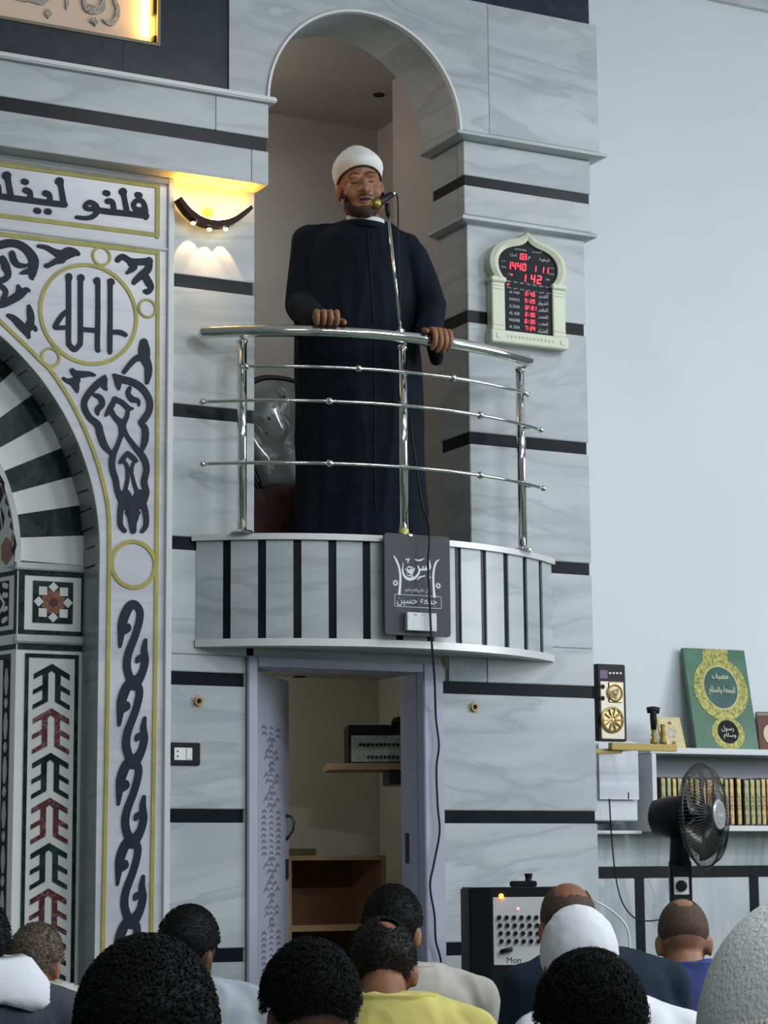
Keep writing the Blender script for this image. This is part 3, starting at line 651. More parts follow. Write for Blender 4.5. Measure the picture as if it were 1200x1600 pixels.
for k in range(11):
    for sg in (-1, 1):
        mb = MB(); uv = [(xm+sg*x*S4, zap-0.1672*k-y*S4*0.99) for x, y in Lp]
        poly(mb, uv if sg > 0 else uv[::-1], qm2, 0.005); mb.build('arrow_inlay', 'green' if k % 2 == 0 else 'red', mh)
# inner wall of the niche, turned away at the pilaster's edge
fa = math.radians(75); fd = Vector((-math.cos(fa), math.sin(fa), 0)); fn = Vector((-math.sin(fa), -math.cos(fa), 0)); f0 = Vector((xi, YR+0.004, 0))
fmap = lambda u, v, h: f0+fd*u+ZZ*v+fn*h
def facet(name, u0, u1, v0, v1, m, h=0.001):
    mb = MB(); poly(mb, [(u0, v0), (u1, v0), (u1, v1), (u0, v1)], fmap, h); return mb.build(name, m, mh)
MB().prism([fmap(0, 0, 0), fmap(0.45, 0, 0), fmap(0.45, 0, -0.05), fmap(0.02, 0, -0.05)], (0, 0, 2.14)).build('inner_wall', 'whitem', mh)
facet('inlay_strip', 0.0, 0.45, zst-0.018, zst, 'green'); facet('inlay_strip', 0, 0.45, zsb, zsb+0.018, 'green'); facet('inlay_strip', 0, 0.45, zA-0.022, zA-0.002, 'green')
facet('inlay_strip', 0.0, 0.02, zsb+0.018, zst-0.018, 'green')
facet('mosaic_field', 0.055, 0.42, zsb+0.035, zst-0.035, 'black')
mb = MB(); fm2 = lambda u, v, h: fmap(u, v, h+0.001)
zmid = (zsb+zst)/2
for cx_ in (0.16, 0.32):
    stroke(mb, [(cx_, zst-0.04, 0.014), (cx_-0.075, zmid, 0.014), (cx_, zsb+0.04, 0.014)], fm2, 0.0015, 1); stroke(mb, [(cx_, zst-0.04, 0.014), (cx_+0.075, zmid, 0.014), (cx_, zsb+0.04, 0.014)], fm2, 0.0015, 1)
    for dz in (-0.06, -0.02, 0.03, 0.065):
        stroke(mb, [(cx_-0.09, zmid+dz, 0.02), (cx_-0.07, zmid+dz*1.1, 0.02)], fm2, 0.0015, 1); stroke(mb, [(cx_-0.01, zmid+dz*0.7, 0.02), (cx_+0.012, zmid+dz*0.7+0.01, 0.02)], fm2, 0.0015, 1)
mb.build('mosaic_tracery', 'whitem', mh)
facet('inlay_strip', 0.035, 0.42, zf-0.02, zf, 'green'); facet('bead_strip', 0.035, 0.085, 0, zf-0.02, 'black')
zb_ = zf-0.06
mbs = 0
for k in range(12):
    mb = MB(); stroke(mb, [(0.06, zb_, 0.012), (0.06, zb_-0.045, 0.026), (0.06, zb_-0.09, 0.012)], fm2, 0.0015, 4); mb.build('bead', 'greym', mh)
    mb = MB(); stroke(mb, [(0.06, zb_-0.112, 0.014), (0.06, zb_-0.125, 0.024), (0.06, zb_-0.138, 0.014)], fm2, 0.0015, 4); mb.build('bead', 'greym', mh); zb_ -= 0.165
facet('mosaic_field', 0.13, 0.42, 0, zf-0.06, 'black')
# mosaic vault behind the inner rim
def vmap(u, v, h):                                          # u: depth into the niche, v: arc angle in degrees
    r = RI-0.02-h-0.12*u*0; t = math.radians(v)
    return Vector((CX+(RI-0.022-0.10*u-h)*math.cos(t), YR+u, CZ+(RI-0.022-0.10*u-h)*math.sin(t)))
mb = MB(); V = [vmap(u, v, 0) for v in range(-3, 93, 3) for u in (0, 0.55)]; mb.add(V, [(2*i, 2*i+1, 2*i+3, 2*i+2) for i in range(31)]); mb.build('vault_shell', 'whitem', mh)
dg = math.degrees(1/RI)
for row in range(0, 9):
    for c_ in range(3):
        v0 = 2+row*9.6; u0 = 0.07+c_*0.16+(0.08 if row % 2 else 0)
        hexp = [(u0+0.055*math.cos(math.radians(60*k+30)), v0+0.055*dg*math.sin(math.radians(60*k+30))) for k in range(6)]
        mb = MB(); poly(mb, hexp, vmap, 0.003); mb.build('mosaic_hexagon', ['rust', 'red', 'black'][(row+c_) % 3], mh)
        for sg in (-1, 1):
            tri = [(u0+sg*0.062, v0+sg*2.2), (u0+sg*0.078, v0+4.2), (u0+sg*0.09, v0+1.0)]
            mb = MB(); poly(mb, tri, vmap, 0.002); mb.build('mosaic_sliver', 'black', mh)
for k in range(24):
    mb = MB(); poly(mb, [(0.006, k*3.7+0.2), (0.026, k*3.7+1.6), (0.006, k*3.7+3.3)], vmap, 0.002); mb.build('mosaic_sliver', ['black', 'rust'][k % 2 if k % 3 else 0], mh)
box('niche_back', -3.4, xi-0.10, YR+0.50, YR+0.56, 0, 3.0, 'whitem', mh)
# ---- projecting beam over the mihrab
bt = struct(root('trim_2', (-1.2, -0.06, 3.7)))
BY, BX1 = -0.12, -0.568
def bslab(x0, x1, z0, z1, y=BY, m='marble', nm='marble_slab', ins=0.0): return box(nm, x0, x1-(ins if abs(x1-BX1) < 1e-6 else 0), y+ins, 0.02, z0, z1, m, bt, bevel=0.0 if ins else 0.002)
xj = U(393, 275, BY).x; xj2 = U(337, 200, BY).x
bslab(-2.35, xj-0.0008, 3.680, 3.816); bslab(xj+0.0008, BX1, 3.680, 3.816)
bslab(-2.35, xj2-0.0008, 3.873, 4.016); bslab(xj2+0.0008, BX1, 3.873, 4.016)
for a_, b_ in ((-2.35, U(115, 170, BY).x), (U(115, 170, BY).x+0.0005, U(350, 210, BY).x), (U(350, 210, BY).x+0.0005, BX1)): bslab(a_, b_, 3.8165, 3.8725, BY, 'black', 'black_band', 0.006)
box('cornice', -2.35, BX1+0.028, BY-0.026, 0.02, 4.0165, 4.040, mat('cornice_stone', (0.60, 0.61, 0.62), 0.3), bt, bevel=0.005)
# ---- dark granite field with the lit calligraphy box
lb = root('light_box', (-1.5, 0, 4.041), 'back-lit calligraphy box set in dark granite, top left corner', 'light box')
YG = -0.045
xr = U(250, 60, YG).x; zb0_ = U(245, 69, YG).z
zl = U(0, 33, YG).z; zbx = (zb0_+zl)/2
xq = U(192, 100, YG).x
gr = struct(root('wall_granite', (0, 0, 4.041)))
box('granite_slab', -2.6, xq-0.0006, YG, 0.0, 4.041, zbx, 'granite', gr); box('granite_slab', xq+0.0006, XS0-0.001, YG, 0.0, 4.041, zbx, 'granite', gr)
box('granite_slab', xr, XS0-0.001, YG, 0.0, zbx+0.0006, 5.5, 'granite', gr)
box('granite_slab', -2.6, xr-0.002, YG, 0.0, 5.2, 5.5, 'granite', gr)
box('back_panel', -2.6, xr, -0.004, -0.001, zbx, 5.2, mat('cream_panel', (0.74, 0.55, 0.42), 0.6), lb)
box('box_frame', -2.6, xr, YG-0.006, YG+0.006, zbx, zbx+0.012, mat('bronze_frame', (0.16, 0.14, 0.10), 0.45, 0.3), lb); box('box_frame', xr-0.012, xr, YG-0.006, YG+0.006, zbx+0.012, 5.2, bpy.data.materials['bronze_frame'], lb)
box('box_frame', xr-0.006, xr, YG+0.006, -0.004, zbx, 5.2, bpy.data.materials['bronze_frame'], lb)
pt = U(228, 40, -0.02)
MB().tube([(pt.x, -0.022, U(229, 56, -0.02).z), (pt.x, -0.022, 5.15)], 0.0085, 10).build('led_tube', mat('led_warm', (1, 0.8, 0.4), 0.5, emit=(1.0, 0.62, 0.16), es=26), lb, True)
pk = U(243, 60, -0.03); box('tube_clip', pk.x-0.008, pk.x+0.009, -0.035, -0.005, pk.z-0.014, pk.z+0.012, 'blackm', lb, bevel=0.003)
pk = U(241, 14, -0.03); box('tube_bracket', pk.x-0.006, pk.x+0.008, -0.03, -0.005, pk.z-0.02, pk.z+0.08, mat('bracket_brown', (0.09, 0.05, 0.02), 0.5), lb, bevel=0.002)
gl = mat('mirror_sequin_letters', (0.10, 0.065, 0.05), 0.45, 0.1, var=0.85, vscale=260, vcol=(0.62, 0.58, 0.55))
lm2 = plane_map(-0.0045)
def lbr(nm, strokes):
    mb = MB()
    for s_ in strokes:
        stroke(mb, [(U(x*0.225, y*0.225, -0.004).x, U(x*0.225, y*0.225, -0.004).z, w_*0.225/3446*8.7) for x, y, w_ in s_], lm2, 0.006, 5)
    mb.build(nm, gl, lb)
lbr('arabic_letters', [[(790, -60, 20), (795, 10, 26), (815, 60, 30), (808, 120, 34), (775, 165, 36), (735, 160, 22), (712, 138, 8)]])
lbr('arabic_letters', [[(580, -40, 20), (582, 20, 30), (610, 62, 60), (660, 72, 64), (700, 60, 50), (712, 20, 26), (715, -40, 22)], [(655, 128, 10), (650, 145, 34), (655, 168, 20), (660, 182, 8)], [(630, 152, 18), (670, 155, 18)]])
lbr('arabic_letters', [[(465, -60, 20), (465, 20, 24), (458, 66, 8)], [(330, 70, 14), (333, 96, 50), (332, 124, 14)]])
lbr('arabic_letters', [[(330, -10, 30), (290, 20, 34), (230, 12, 22), (150, -10, 20)], [(180, 5, 24), (100, -10, 18)]])
# ================================================================== BALCONY OF THE PULPIT
BCX, BCY, BR = -0.016, 0.994, 1.279
HA = math.asin(0.803/BR)
def bp(a, r, z): return Vector((BCX+r*math.sin(a), BCY-r*math.cos(a), z))    # a = angle from the middle, + to the right
bal = root('balcony', (BCX, -0.1, 1.83), 'curved marble balcony parapet with black upright stripes under the steel rail', 'balcony')
def curved(name, a0, a1, r0, r1, z0, z1, m, parent, n=6, bevel=0.0):
    V = []
    for (r, z) in ((r0, z0), (r1, z0), (r1, z1), (r0, z1)):
        for i in range(n+1): V.append(bp(a0+(a1-a0)*i/n, r, z))
    f = [(j*(n+1)+i, j*(n+1)+i+1, ((j+1) % 4)*(n+1)+i+1, ((j+1) % 4)*(n+1)+i) for j in range(4) for i in range(n)]
    f += [(0, n+1, 2*(n+1), 3*(n+1)), tuple(j*(n+1)+n for j in range(3, -1, -1))]
    return mk(name, V, f, m, parent)
zP0, zP1 = 1.868, 2.252
curved('parapet_core', -HA, HA, BR-0.05, BR-0.014, zP0, zP1, 'black', bal, 40)
sa = 0.105/BR; sb = 0.0315/BR; tot = 13*sa+12*sb; k_ = 2*HA/tot; a = -HA
for k in range(13):
    curved('marble_strip', a, a+sa*k_, BR-0.014, BR+0.001, zP0+0.004, zP1-0.001, 'marble', bal, 3)
    if k < 12: curved('black_strip', a+sa*k_, a+(sa+sb)*k_, BR-0.014, BR-0.007, zP0+0.004, zP1-0.001, 'black', bal, 2)
    a += (sa+sb)*k_
curved('coping', -HA-0.012, HA+0.012, BR-0.075, BR+0.014, zP1, zP1+0.024, 'alu', bal, 48)
curved('bottom_rim', -HA, HA, BR-0.06, BR+0.008, zP0-0.026, zP0+0.003, 'alu', bal, 48)
V = [bp(-HA+2*HA*i/40, BR-0.055, z) for z in (zP0-0.022, zP0+0.02) for i in range(41)]
mk('soffit', V, [tuple(range(41)), tuple(range(81, 40, -1))]+[(i, i+1, i+42, i+41) for i in range(40)]+[(0, 41, 81, 40)], mat('soffit_paint', (0.40, 0.40, 0.42), 0.6), bal)
# ---- steel railing
rail = root('balcony_railing', bp(0, BR-0.03, 2.276), 'polished stainless steel handrail with three posts and thin bars on the balcony', 'railing')
RP = 1.262; RB = 1.288; ZH = 3.066
def ang_px(px, R_, z):
    best = min(((abs(PX(bp(t/1000.0, R_, z))[0]-px), t/1000.0) for t in range(-760, 760)), key=lambda q: q[0]); return best[1]
aL, aR = ang_px(318, 1.325, ZH), ang_px(826, 1.325, ZH)
n = 48; hr = [bp(aL+(aR-aL)*i/n, 1.325, ZH) for i in range(n+1)]
d0 = (hr[0]-hr[1]).normalized(); d1_ = (hr[-1]-hr[-2]).normalized()
pts = [hr[0]+d0*0.020, hr[0]+d0*0.017, hr[0]+d0*0.010]+hr+[hr[-1]+d1_*0.010, hr[-1]+d1_*0.017, hr[-1]+d1_*0.020]; rs = [0.006, 0.014, 0.021]+[0.0235]*(n+1)+[0.021, 0.014, 0.006]
MB().tube(pts, rs, 18).build('handrail', 'steel', rail, True)
posts = []
for px, pz in ((378, 700), (630, 700), (815, 700)):
    a = ang_px(px, RP+0.02, 2.6); R_ = RP+0.02; posts.append(a)
    po = MB().tube([bp(a, R_, 2.276), bp(a, R_, 3.034)], 0.0185, 16).build('post', 'steel', rail, True)
    MB().ball(bp(a, R_, 3.034), (0.0215, 0.0215, 0.016), 14, 8).build('post_cap', 'steel', po, True)
    MB().tube([bp(a, R_, 3.03), bp(a, 1.325, ZH-0.01)], 0.008, 8).build('post_pin', 'steel', po, True)
    MB().lathe(bp(a, R_, 2.276), (0, 0, 1), [(0.046, 0), (0.046, 0.004), (0.040, 0.010), (0.022, 0.014)], 20).build('base_flange', 'steel', po)
    for zb in (2.925, 2.79, 2.545):
        MB().tube([bp(a, R_, zb), bp(a, 1.325, zb)], 0.010, 10).build('bar_bracket', 'steel', po, True)
for zb, pa, pb, knobs in ((2.925, 384, 820, (560, 708)), (2.79, 316, 845, (515, 751)), (2.545, 316, 849, (515, 751))):
    a0, a1 = ang_px(pa, 1.325, zb), ang_px(pb, 1.325, zb)
    b_ = MB().tube([bp(a0+(a1-a0)*i/36, 1.325, zb) for i in range(37)], 0.0072, 10).build('bar', 'steel', rail, True)
    MB().ball(bp(a0, 1.325, zb), 0.0125, 12, 8).build('bar_knob', 'steel', b_, True); MB().ball(bp(a1, 1.325, zb), 0.0125, 12, 8).build('bar_knob', 'steel', b_, True)
    for kx in knobs:
        MB().ball(bp(ang_px(kx, 1.325, zb), 1.325, zb), 0.0155, 12, 8).build('bar_knob', 'steel', b_, True)
a = posts[1]
MB().lathe(bp(a, RP+0.02, 2.277), (0, 0, 1), [(0.030, 0), (0.030, 0.006), (0.0195, 0.012), (0.0195, 0.03)], 14).build('yellow_tie', mat('yellow_tape', (0.55, 0.55, 0.10), 0.5), rail)
# ---- dark notice board with a tear-off calendar, hung on the parapet
YS = -0.330
sg = root('notice_board', (U(652, 996, YS).x, YS, U(652, 996, YS).z), 'dark notice board with white lettering and calendar pad hung on the balcony', 'sign')
c0, c1 = U(600.5, 833, YS), U(703, 995, YS); x0, x1, z1, z0 = c0.x, U(704, 960, YS).x, U(601, 832, YS).z, U(601, 991, YS).z
def rrect(x0, x1, z0, z1, r, n=5):
    o = []
    for cx, cz, a0 in ((x1-r, z1-r, 0), (x0+r, z1-r, 90), (x0+r, z0+r, 180), (x1-r, z0+r, 270)):
        o += [(cx+r*math.cos(math.radians(a0+90*k/n)), cz+r*math.sin(math.radians(a0+90*k/n))) for k in range(n+1)]
    return o
MB().prism([(x, YS, z) for x, z in rrect(x0, x1, z0, z1, 0.014)], (0, 0.012, 0)).build('board', mat('slate_board', (0.028, 0.032, 0.042), 0.45), sg)
sm = plane_map(YS); WP = mat('white_print', (0.72, 0.74, 0.76), 0.6)
K5 = 140/1179.0
def s5(x, y): p = U(580+x*K5, 820+y*K5, YS); return (p.x, p.z)
SW = K5/3446*8.65*1.1
def sbrush(mb, pts, wd=None): stroke(mb, [(*s5(p[0], p[1]), (p[2] if len(p) > 2 else wd)*SW) for p in pts], sm, 0.0008, 5)
mb = MB(); sbrush(mb, [(298, 412, 14), (330, 470, 26), (365, 560, 26), (382, 680, 28), (378, 800, 30), (370, 905, 34)]); sbrush(mb, [(890, 458, 10), (850, 500, 24), (825, 580, 26), (815, 680, 28), (818, 800, 28), (830, 945, 34)]); mb.build('bracket_print', WP, sg)
mb = MB()
for pts in ([(745, 425, 14), (762, 500, 30), (768, 570, 30), (735, 585, 24), (715, 570, 22), (718, 545, 12)], [(735, 585, 24), (695, 590, 24), (680, 570, 22), (682, 545, 12)], [(690, 590, 24), (640, 590, 24), (625, 570, 24), (615, 540, 14)],
            [(635, 590, 24), (622, 640, 26), (575, 695, 34), (500, 715, 38), (440, 680, 32), (415, 620, 24), (412, 560, 14)], [(575, 455, 10), (610, 468, 18), (660, 462, 18), (695, 440, 8)], [(605, 725, 8), (640, 690, 18), (705, 672, 14)],
            [(755, 645, 24), (760, 655, 24)], [(762, 685, 24), (768, 695, 24)]): sbrush(mb, pts)
mb.build('arabic_letters', WP, sg)
mb = MB(); rr = random.Random(5)
for k in range(22):
    t = rr.random()*6.28; q = rr.random()*55; cx, cy = 510+q*math.cos(t), 610+q*math.sin(t); a = rr.random()*6.28; l = 18+rr.random()*22
    sbrush(mb, [(cx-l*math.cos(a), cy-l*math.sin(a), 6), (cx+8*math.sin(a), cy-8*math.cos(a), 13), (cx+l*math.cos(a), cy+l*math.sin(a), 6)])
for pts in ([(455, 460, 14), (475, 452, 18), (490, 470, 14)], [(480, 495, 14), (500, 445, 10)], [(415, 500, 8), (418, 545, 14)]): sbrush(mb, pts)
mb.build('small_script', WP, sg)
XV = Vector((1, 0, 0))
for cx, cy in ((318, 765), (880, 803)):
    mb = MB(); c_ = s5(cx, cy); ring2(mb, c_, 14*SW, 26*SW, sm, 0.0008, 16)
    for k in range(8):
        t = math.pi/4*k; stroke(mb, [(c_[0]+22*SW*math.cos(t), c_[1]+22*SW*math.sin(t), 14*SW), (c_[0]+36*SW*math.cos(t), c_[1]+36*SW*math.sin(t), 9*SW)], sm, 0.0008, 1)
    mb.build('rosette', WP, sg)
def stext(body, cx, cy, wpx, hpx, m=WP):
    u, v = s5(cx, cy); return text('arabic_letters', arabic(body), (u, YS, v), XV, ZZ, hpx*SW, m, sg, wpx*SW, 0.0008)
stext('كل عام وانتم بخير', 602, 865, 330, 60)
stext('جمعه', 755, 1022, 225, 85); stext('حسين', 472, 1015, 270, 95)
mb = MB(); rp = rrect(*[s5(300, 0)[0], s5(908, 0)[0]], s5(300, 1070)[1], s5(300, 912)[1], 0.004)
for i in range(len(rp)): stroke(mb, [(*rp[i], 5*SW), (*rp[(i+1) % len(rp)], 5*SW)], sm, 0.0008, 1)
mb.build('name_frame', WP, sg)
u0, v0 = s5(440, 1150); u1, v1 = s5(828, 1395)
zc_a, zc_b = s5(450, 1392)[1], s5(450, 1155)[1]
pad = box('calendar_pad', u0, u1, YS-0.022, YS-0.0005, zc_a, zc_b, mat('paper_pad', (0.66, 0.70, 0.72), 0.8, var=0.1, vscale=60), sg, bevel=0.001)
IN = mat('pad_ink', (0.05, 0.06, 0.08), 0.7)
text('arabic_numerals', '\u0661\u0661', (u0+(u1-u0)*0.27, YS-0.022, zc_b-0.010), XV, ZZ, 0.008, IN, pad, 0.013)
text('arabic_numerals', '\u0662\u0666', (u0+(u1-u0)*0.80, YS-0.022, zc_b-0.010), XV, ZZ, 0.008, IN, pad, 0.016)
text('arabic_letters', arabic('سبتمبر'), (u0+(u1-u0)*0.53, YS-0.022, zc_b-0.009), XV, ZZ, 0.004, IN, pad, 0.016)
# ---- prayer-time clock
YK = -0.048
ck = root('prayer_clock', (U(827, 546, 0).x, 0, U(827, 546, 0).z), 'cream arch-shaped prayer time clock with red digits on the right pillar', 'clock')
CRM = mat('cream_plastic', (0.62, 0.66, 0.52), 0.35, var=0.05); SCR = mat('smoked_screen', (0.008, 0.009, 0.013), 0.45, spec=0.15); LED = mat('red_led', (0.6, 0.02, 0.04), 0.5, emit=(1.0, 0.035, 0.07), es=1.6); CWH = mat('clock_print', (0.55, 0.58, 0.62), 0.6)
kx0, kx1 = U(768, 470, YK).x, U(885, 490, YK).x; kc = (kx0+kx1)/2; hw = (kx1-kx0)/2
zB, zBt, zCp, zAp = U(768, 533, YK).z, U(768, 514, YK).z, U(769, 434, YK).z, U(827.6, 362.5, YK).z
H_ = zAp-zCp
oa = cr_spline([(0.86, 0.0), (0.985, 0.17), (1.02, 0.34), (0.97, 0.52), (0.80, 0.68), (0.55, 0.78), (0.30, 0.84), (0.12, 0.91), (0.0, 1.0)], 5)
ia = cr_spline([(0.64, 0.02), (0.76, 0.16), (0.80, 0.32), (0.755, 0.47), (0.62, 0.59), (0.42, 0.665), (0.22, 0.71), (0.08, 0.765), (0.0, 0.84)], 5)
outer = [(kc+hw*x, zCp+H_*z) for x, z in oa]+[(kc-hw*x, zCp+H_*z) for x, z in oa[::-1][1:]]
inner = [(kc+hw*x, zCp+H_*z) for x, z in ia]+[(kc-hw*x, zCp+H_*z) for x, z in ia[::-1][1:]]
n = len(outer)
mid = [((outer[i][0]+inner[i][0])/2, YK-0.009, (outer[i][1]+inner[i][1])/2) for i in range(n)]
V = [(x, -0.001, z) for x, z in outer]+[(x, YK, z) for x, z in outer]+mid+[(x, YK, z) for x, z in inner]+[(x, YK+0.016, z) for x, z in inner]
arch_ = mk('arch_frame', V, [(j*n+i, j*n+i+1, (j+1)*n+i+1, (j+1)*n+i) for j in range(4) for i in range(n-1)]
             , CRM, ck)
auto_smooth(arch_, 35)
for s_ in (-1, 1):
    xa, xb = sorted((kc+s_*hw*0.98, kc+s_*hw*0.64))
    co = box('column', xa, xb, YK, -0.001, zBt, zCp-0.012, CRM, ck, bevel=0.003)
    box('column_capital', xa-0.006, xb+0.004, YK-0.010, -0.001, zCp-0.014, zCp+0.008, CRM, ck, bevel=0.004)
    for zz_ in (zBt+0.022, zCp-0.03, zCp-0.045): box('column_groove', xa+0.006, xb-0.006, YK-0.003, YK+0.004, zz_, zz_+0.004, CRM, co, bevel=0.001)
bs = box('base', kc-hw*1.03, kc+hw*1.03, YK-0.008, -0.001, zB, zBt, CRM, ck, bevel=0.004)
for s_ in (-1, 1): box('screw_cover', kc+s_*hw*0.85-0.011, kc+s_*hw*0.85+0.011, YK-0.011, YK-0.007, (zB+zBt)/2-0.011, (zB+zBt)/2+0.011, CRM, bs, bevel=0.003)
mb = MB(); bm_ = plane_map(YK-0.008)
for k in range(13):
    u = kc-hw*0.6+hw*1.2*k/12; stroke(mb, [(u-0.004, (zB+zBt)/2+0.006, 0.003), (u, (zB+zBt)/2-0.004, 0.003), (u+0.004, (zB+zBt)/2+0.004, 0.003)], bm_, 0.0012, 2, 3)
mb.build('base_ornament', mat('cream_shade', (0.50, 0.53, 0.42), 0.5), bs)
yS = YK+0.010
spl = inner+[(kc-hw*0.64, zBt-0.002), (kc+hw*0.64, zBt-0.002)]
scr = MB().prism([(x, yS, z) for x, z in spl], (0, 0.01, 0)).build('screen', SCR, ck)
SEG = {'0': 'abcdef', '1': 'bc', '2': 'abged', '3': 'abgcd', '4': 'fgbc', '5': 'afgcd', '6': 'afgedc', '7': 'abc', '8': 'abcdefg', '9': 'abcdfg'}
km = plane_map(yS)
def led(s, xc, zc, h, adv=None):
    mb = MB(); w_ = h*0.5; adv = adv or h*0.72; x = xc-adv*(len(s)-1)/2; t = h*0.17
    P_ = {'a': (-.5, .5, .5, .5), 'b': (.5, .5, .5, 0), 'c': (.5, 0, .5, -.5), 'd': (-.5, -.5, .5, -.5), 'e': (-.5, 0, -.5, -.5), 'f': (-.5, .5, -.5, 0), 'g': (-.5, 0, .5, 0)}
    for ch in s:
        sh_ = lambda px_, pz_: (x+px_*w_+pz_*h*0.12, zc+pz_*h)
        if ch in SEG:
            for q in SEG[ch]:
                p = P_[q]; a_ = sh_(p[0]*0.92, p[1]*0.92); b_ = sh_(p[2]*0.92, p[3]*0.92); stroke(mb, [(*a_, t), (*b_, t)], km, 0.0012, 1, 3)
        elif ch == ':':
            for pz in (0.22, -0.22): a_ = sh_(0, pz); stroke(mb, [(a_[0]-t/4, a_[1], t), (a_[0]+t/4, a_[1], t)], km, 0.0012, 1, 4)
        elif ch == '.': a_ = sh_(0, 0); stroke(mb, [(a_[0]-t, a_[1], 2*t), (a_[0]+t, a_[1], 2*t)], km, 0.0012, 1, 4)
        x += adv
    return mb.build('led_digits', LED, scr)
def kpt(x, y): p = U(780+x/12.0, 360+y/12.0, yS); return p.x, p.z     # zoom of the upper dial
KS = 1/12.0/3446*9.5*1.12
def kled(s, x, y, hpx, adv=None): u, v = kpt(x, y); led(s, u, v, hpx*KS, adv*KS*1.1 if adv else None)
kled('03', 450, 495, 95); kled('1440', 325, 672, 118, 88); kled('1', 665, 718, 100); kled('11', 850, 748, 100, 80); kled('1', 465, 895, 120); kled('42', 690, 920, 135, 110); kled('.', 232, 830, 70); kled('.', 165, 1012, 70)
def ktext(body, x, y, wpx, hpx, ar=False):
    u, v = kpt(x, y); return text('dial_lettering', arabic(body) if ar else body, (u, yS, v), XV, ZZ, hpx*KS, CWH, scr, wpx*KS*1.08, 0.0008)
ktext('ALHARAMEEN', 400, 362, 210, 26); ktext('الحرمين', 700, 408, 170, 42, True); ktext('الحرارة', 262, 465, 120, 60, True); ktext('م', 560, 525, 50, 60, True); ktext('الرطوبة', 845, 560, 180, 60, True)
ktext('هجري', 80, 578, 80, 26, True); ktext('YEAR', 80, 685, 85, 24); ktext('اليوم', 985, 712, 80, 26, True); ktext('DATE', 985, 822, 90, 24); ktext('TIME', 905, 925, 70, 28); ktext('الوقت', 180, 815, 60, 28, True)
for i, (e, ar_) in enumerate(zip(('FRI', 'THU', 'WED', 'TUE', 'MON', 'SUN', 'SAT'), ('جمعة', 'خميس', 'اربعاء', 'ثلاثاء', 'اثنين', 'احد', 'سبت'))):
    x = 178+i*121; y = 955+i*18.5; ktext(e, x, y, 70, 26); ktext(ar_, x+5, y+115, 78, 36, True)
for i, (e, tm, ar_) in enumerate(zip(('AL FAJR', 'SHUROOQ', 'AL DUHR', 'AL ASR', 'MAGHRIB', 'AL ISHA'), ('3:45', '5:25', '12:01', '3:35', '6:35', '7:24'), ('الفجر', 'الشروق', 'الظهر', 'العصر', 'المغرب', 'العشاء'))):
    y = 1170+i*128; ktext(e, 285, y, 185, 52); kled(tm, 575, y+28, 66, 46); ktext(ar_, 820, y+75, 175, 78, True)
# ---- curved wall lamp
lp = root('wall_lamp', (U(333, 352, 0).x, 0, U(333, 352, 0).z), 'dark crescent wall lamp glowing warm above and below, left of the arch', 'lamp')
YL = -0.045
def l8(x, y): p = U(255+x*0.125, 280+y*0.125, YL); return (p.x, p.z)
cl = cr_spline([l8(*p) for p in ((180, 248), (265, 370), (370, 470), (490, 540), (610, 568), (730, 566), (850, 530), (960, 460), (1078, 362))], 4)
def crescent(name, off0, off1, y0, y1, m):
    V = []; n = len(cl)
    for (o_, y) in ((off0, y0), (off1, y0), (off1, y1), (off0, y1)):
        for i, (u, v) in enumerate(cl):
            a_ = cl[max(i-1, 0)]; b_ = cl[min(i+1, n-1)]; du, dv = b_[0]-a_[0], b_[1]-a_[1]; l = math.hypot(du, dv); tp = 1.0-0.35*abs(2*i/(n-1)-1)**3
            V.append((u-dv/l*o_*tp, y, v+du/l*o_*tp))
    f = [(j*n+i, j*n+i+1, ((j+1) % 4)*n+i+1, ((j+1) % 4)*n+i) for j in range(4) for i in range(n-1)]+[(0, n, 2*n, 3*n), (4*n-1, 3*n-1, 2*n-1, n-1)]
    return mk(name, V, f, m, lp)
bd = crescent('lamp_body', -0.0135, 0.0125, -0.072, -0.022, mat('bronze_brown', (0.035, 0.015, 0.010), 0.5, spec=0.15))
crescent('led_strip', 0.0127, 0.0165, -0.068, -0.026, mat('warm_led_strip', (1, 0.9, 0.6), 0.5, emit=(1.0, 0.50, 0.055), es=58))
pb = l8(600, 400); box('wall_bracket', pb[0]-0.016, pb[0]+0.016, -0.03, 0.0, pb[1]-0.012, pb[1]+0.016, mat('bracket_copper', (0.30, 0.16, 0.07), 0.5), lp, bevel=0.002)
SPT = mat('spot_bulb', (1, 0.95, 0.8), 0.4, emit=(1.0, 0.80, 0.42), es=16)
for i, (x, y) in enumerate(((375, 525), (575, 605), (780, 600))):
    u, v = l8(x, y)
    MB().lathe((u, -0.047, v+0.012), (0, 0, -1), [(0.013, 0), (0.013, 0.016), (0.010, 0.017)], 16).build('spot_ring', bpy.data.materials['bronze_brown'], lp)
    MB().ball((u, -0.047, v-0.006), 0.0095, 12, 8).build('spot_bulb', SPT, lp, True)
    s_ = bpy.data.lights.new('lamp_spot', 'SPOT'); s_.energy = 1.7; s_.color = (1.0, 0.60, 0.30); s_.spot_size = math.radians(62); s_.spot_blend = 0.35; s_.shadow_soft_size = 0.002
    so = bpy.data.objects.new('lamp_spot', s_); COL.objects.link(so); so.location = (u, -0.050, v-0.019); so.rotation_euler = Vector((0, 0.30, -1)).to_track_quat('-Z', 'Y').to_euler()
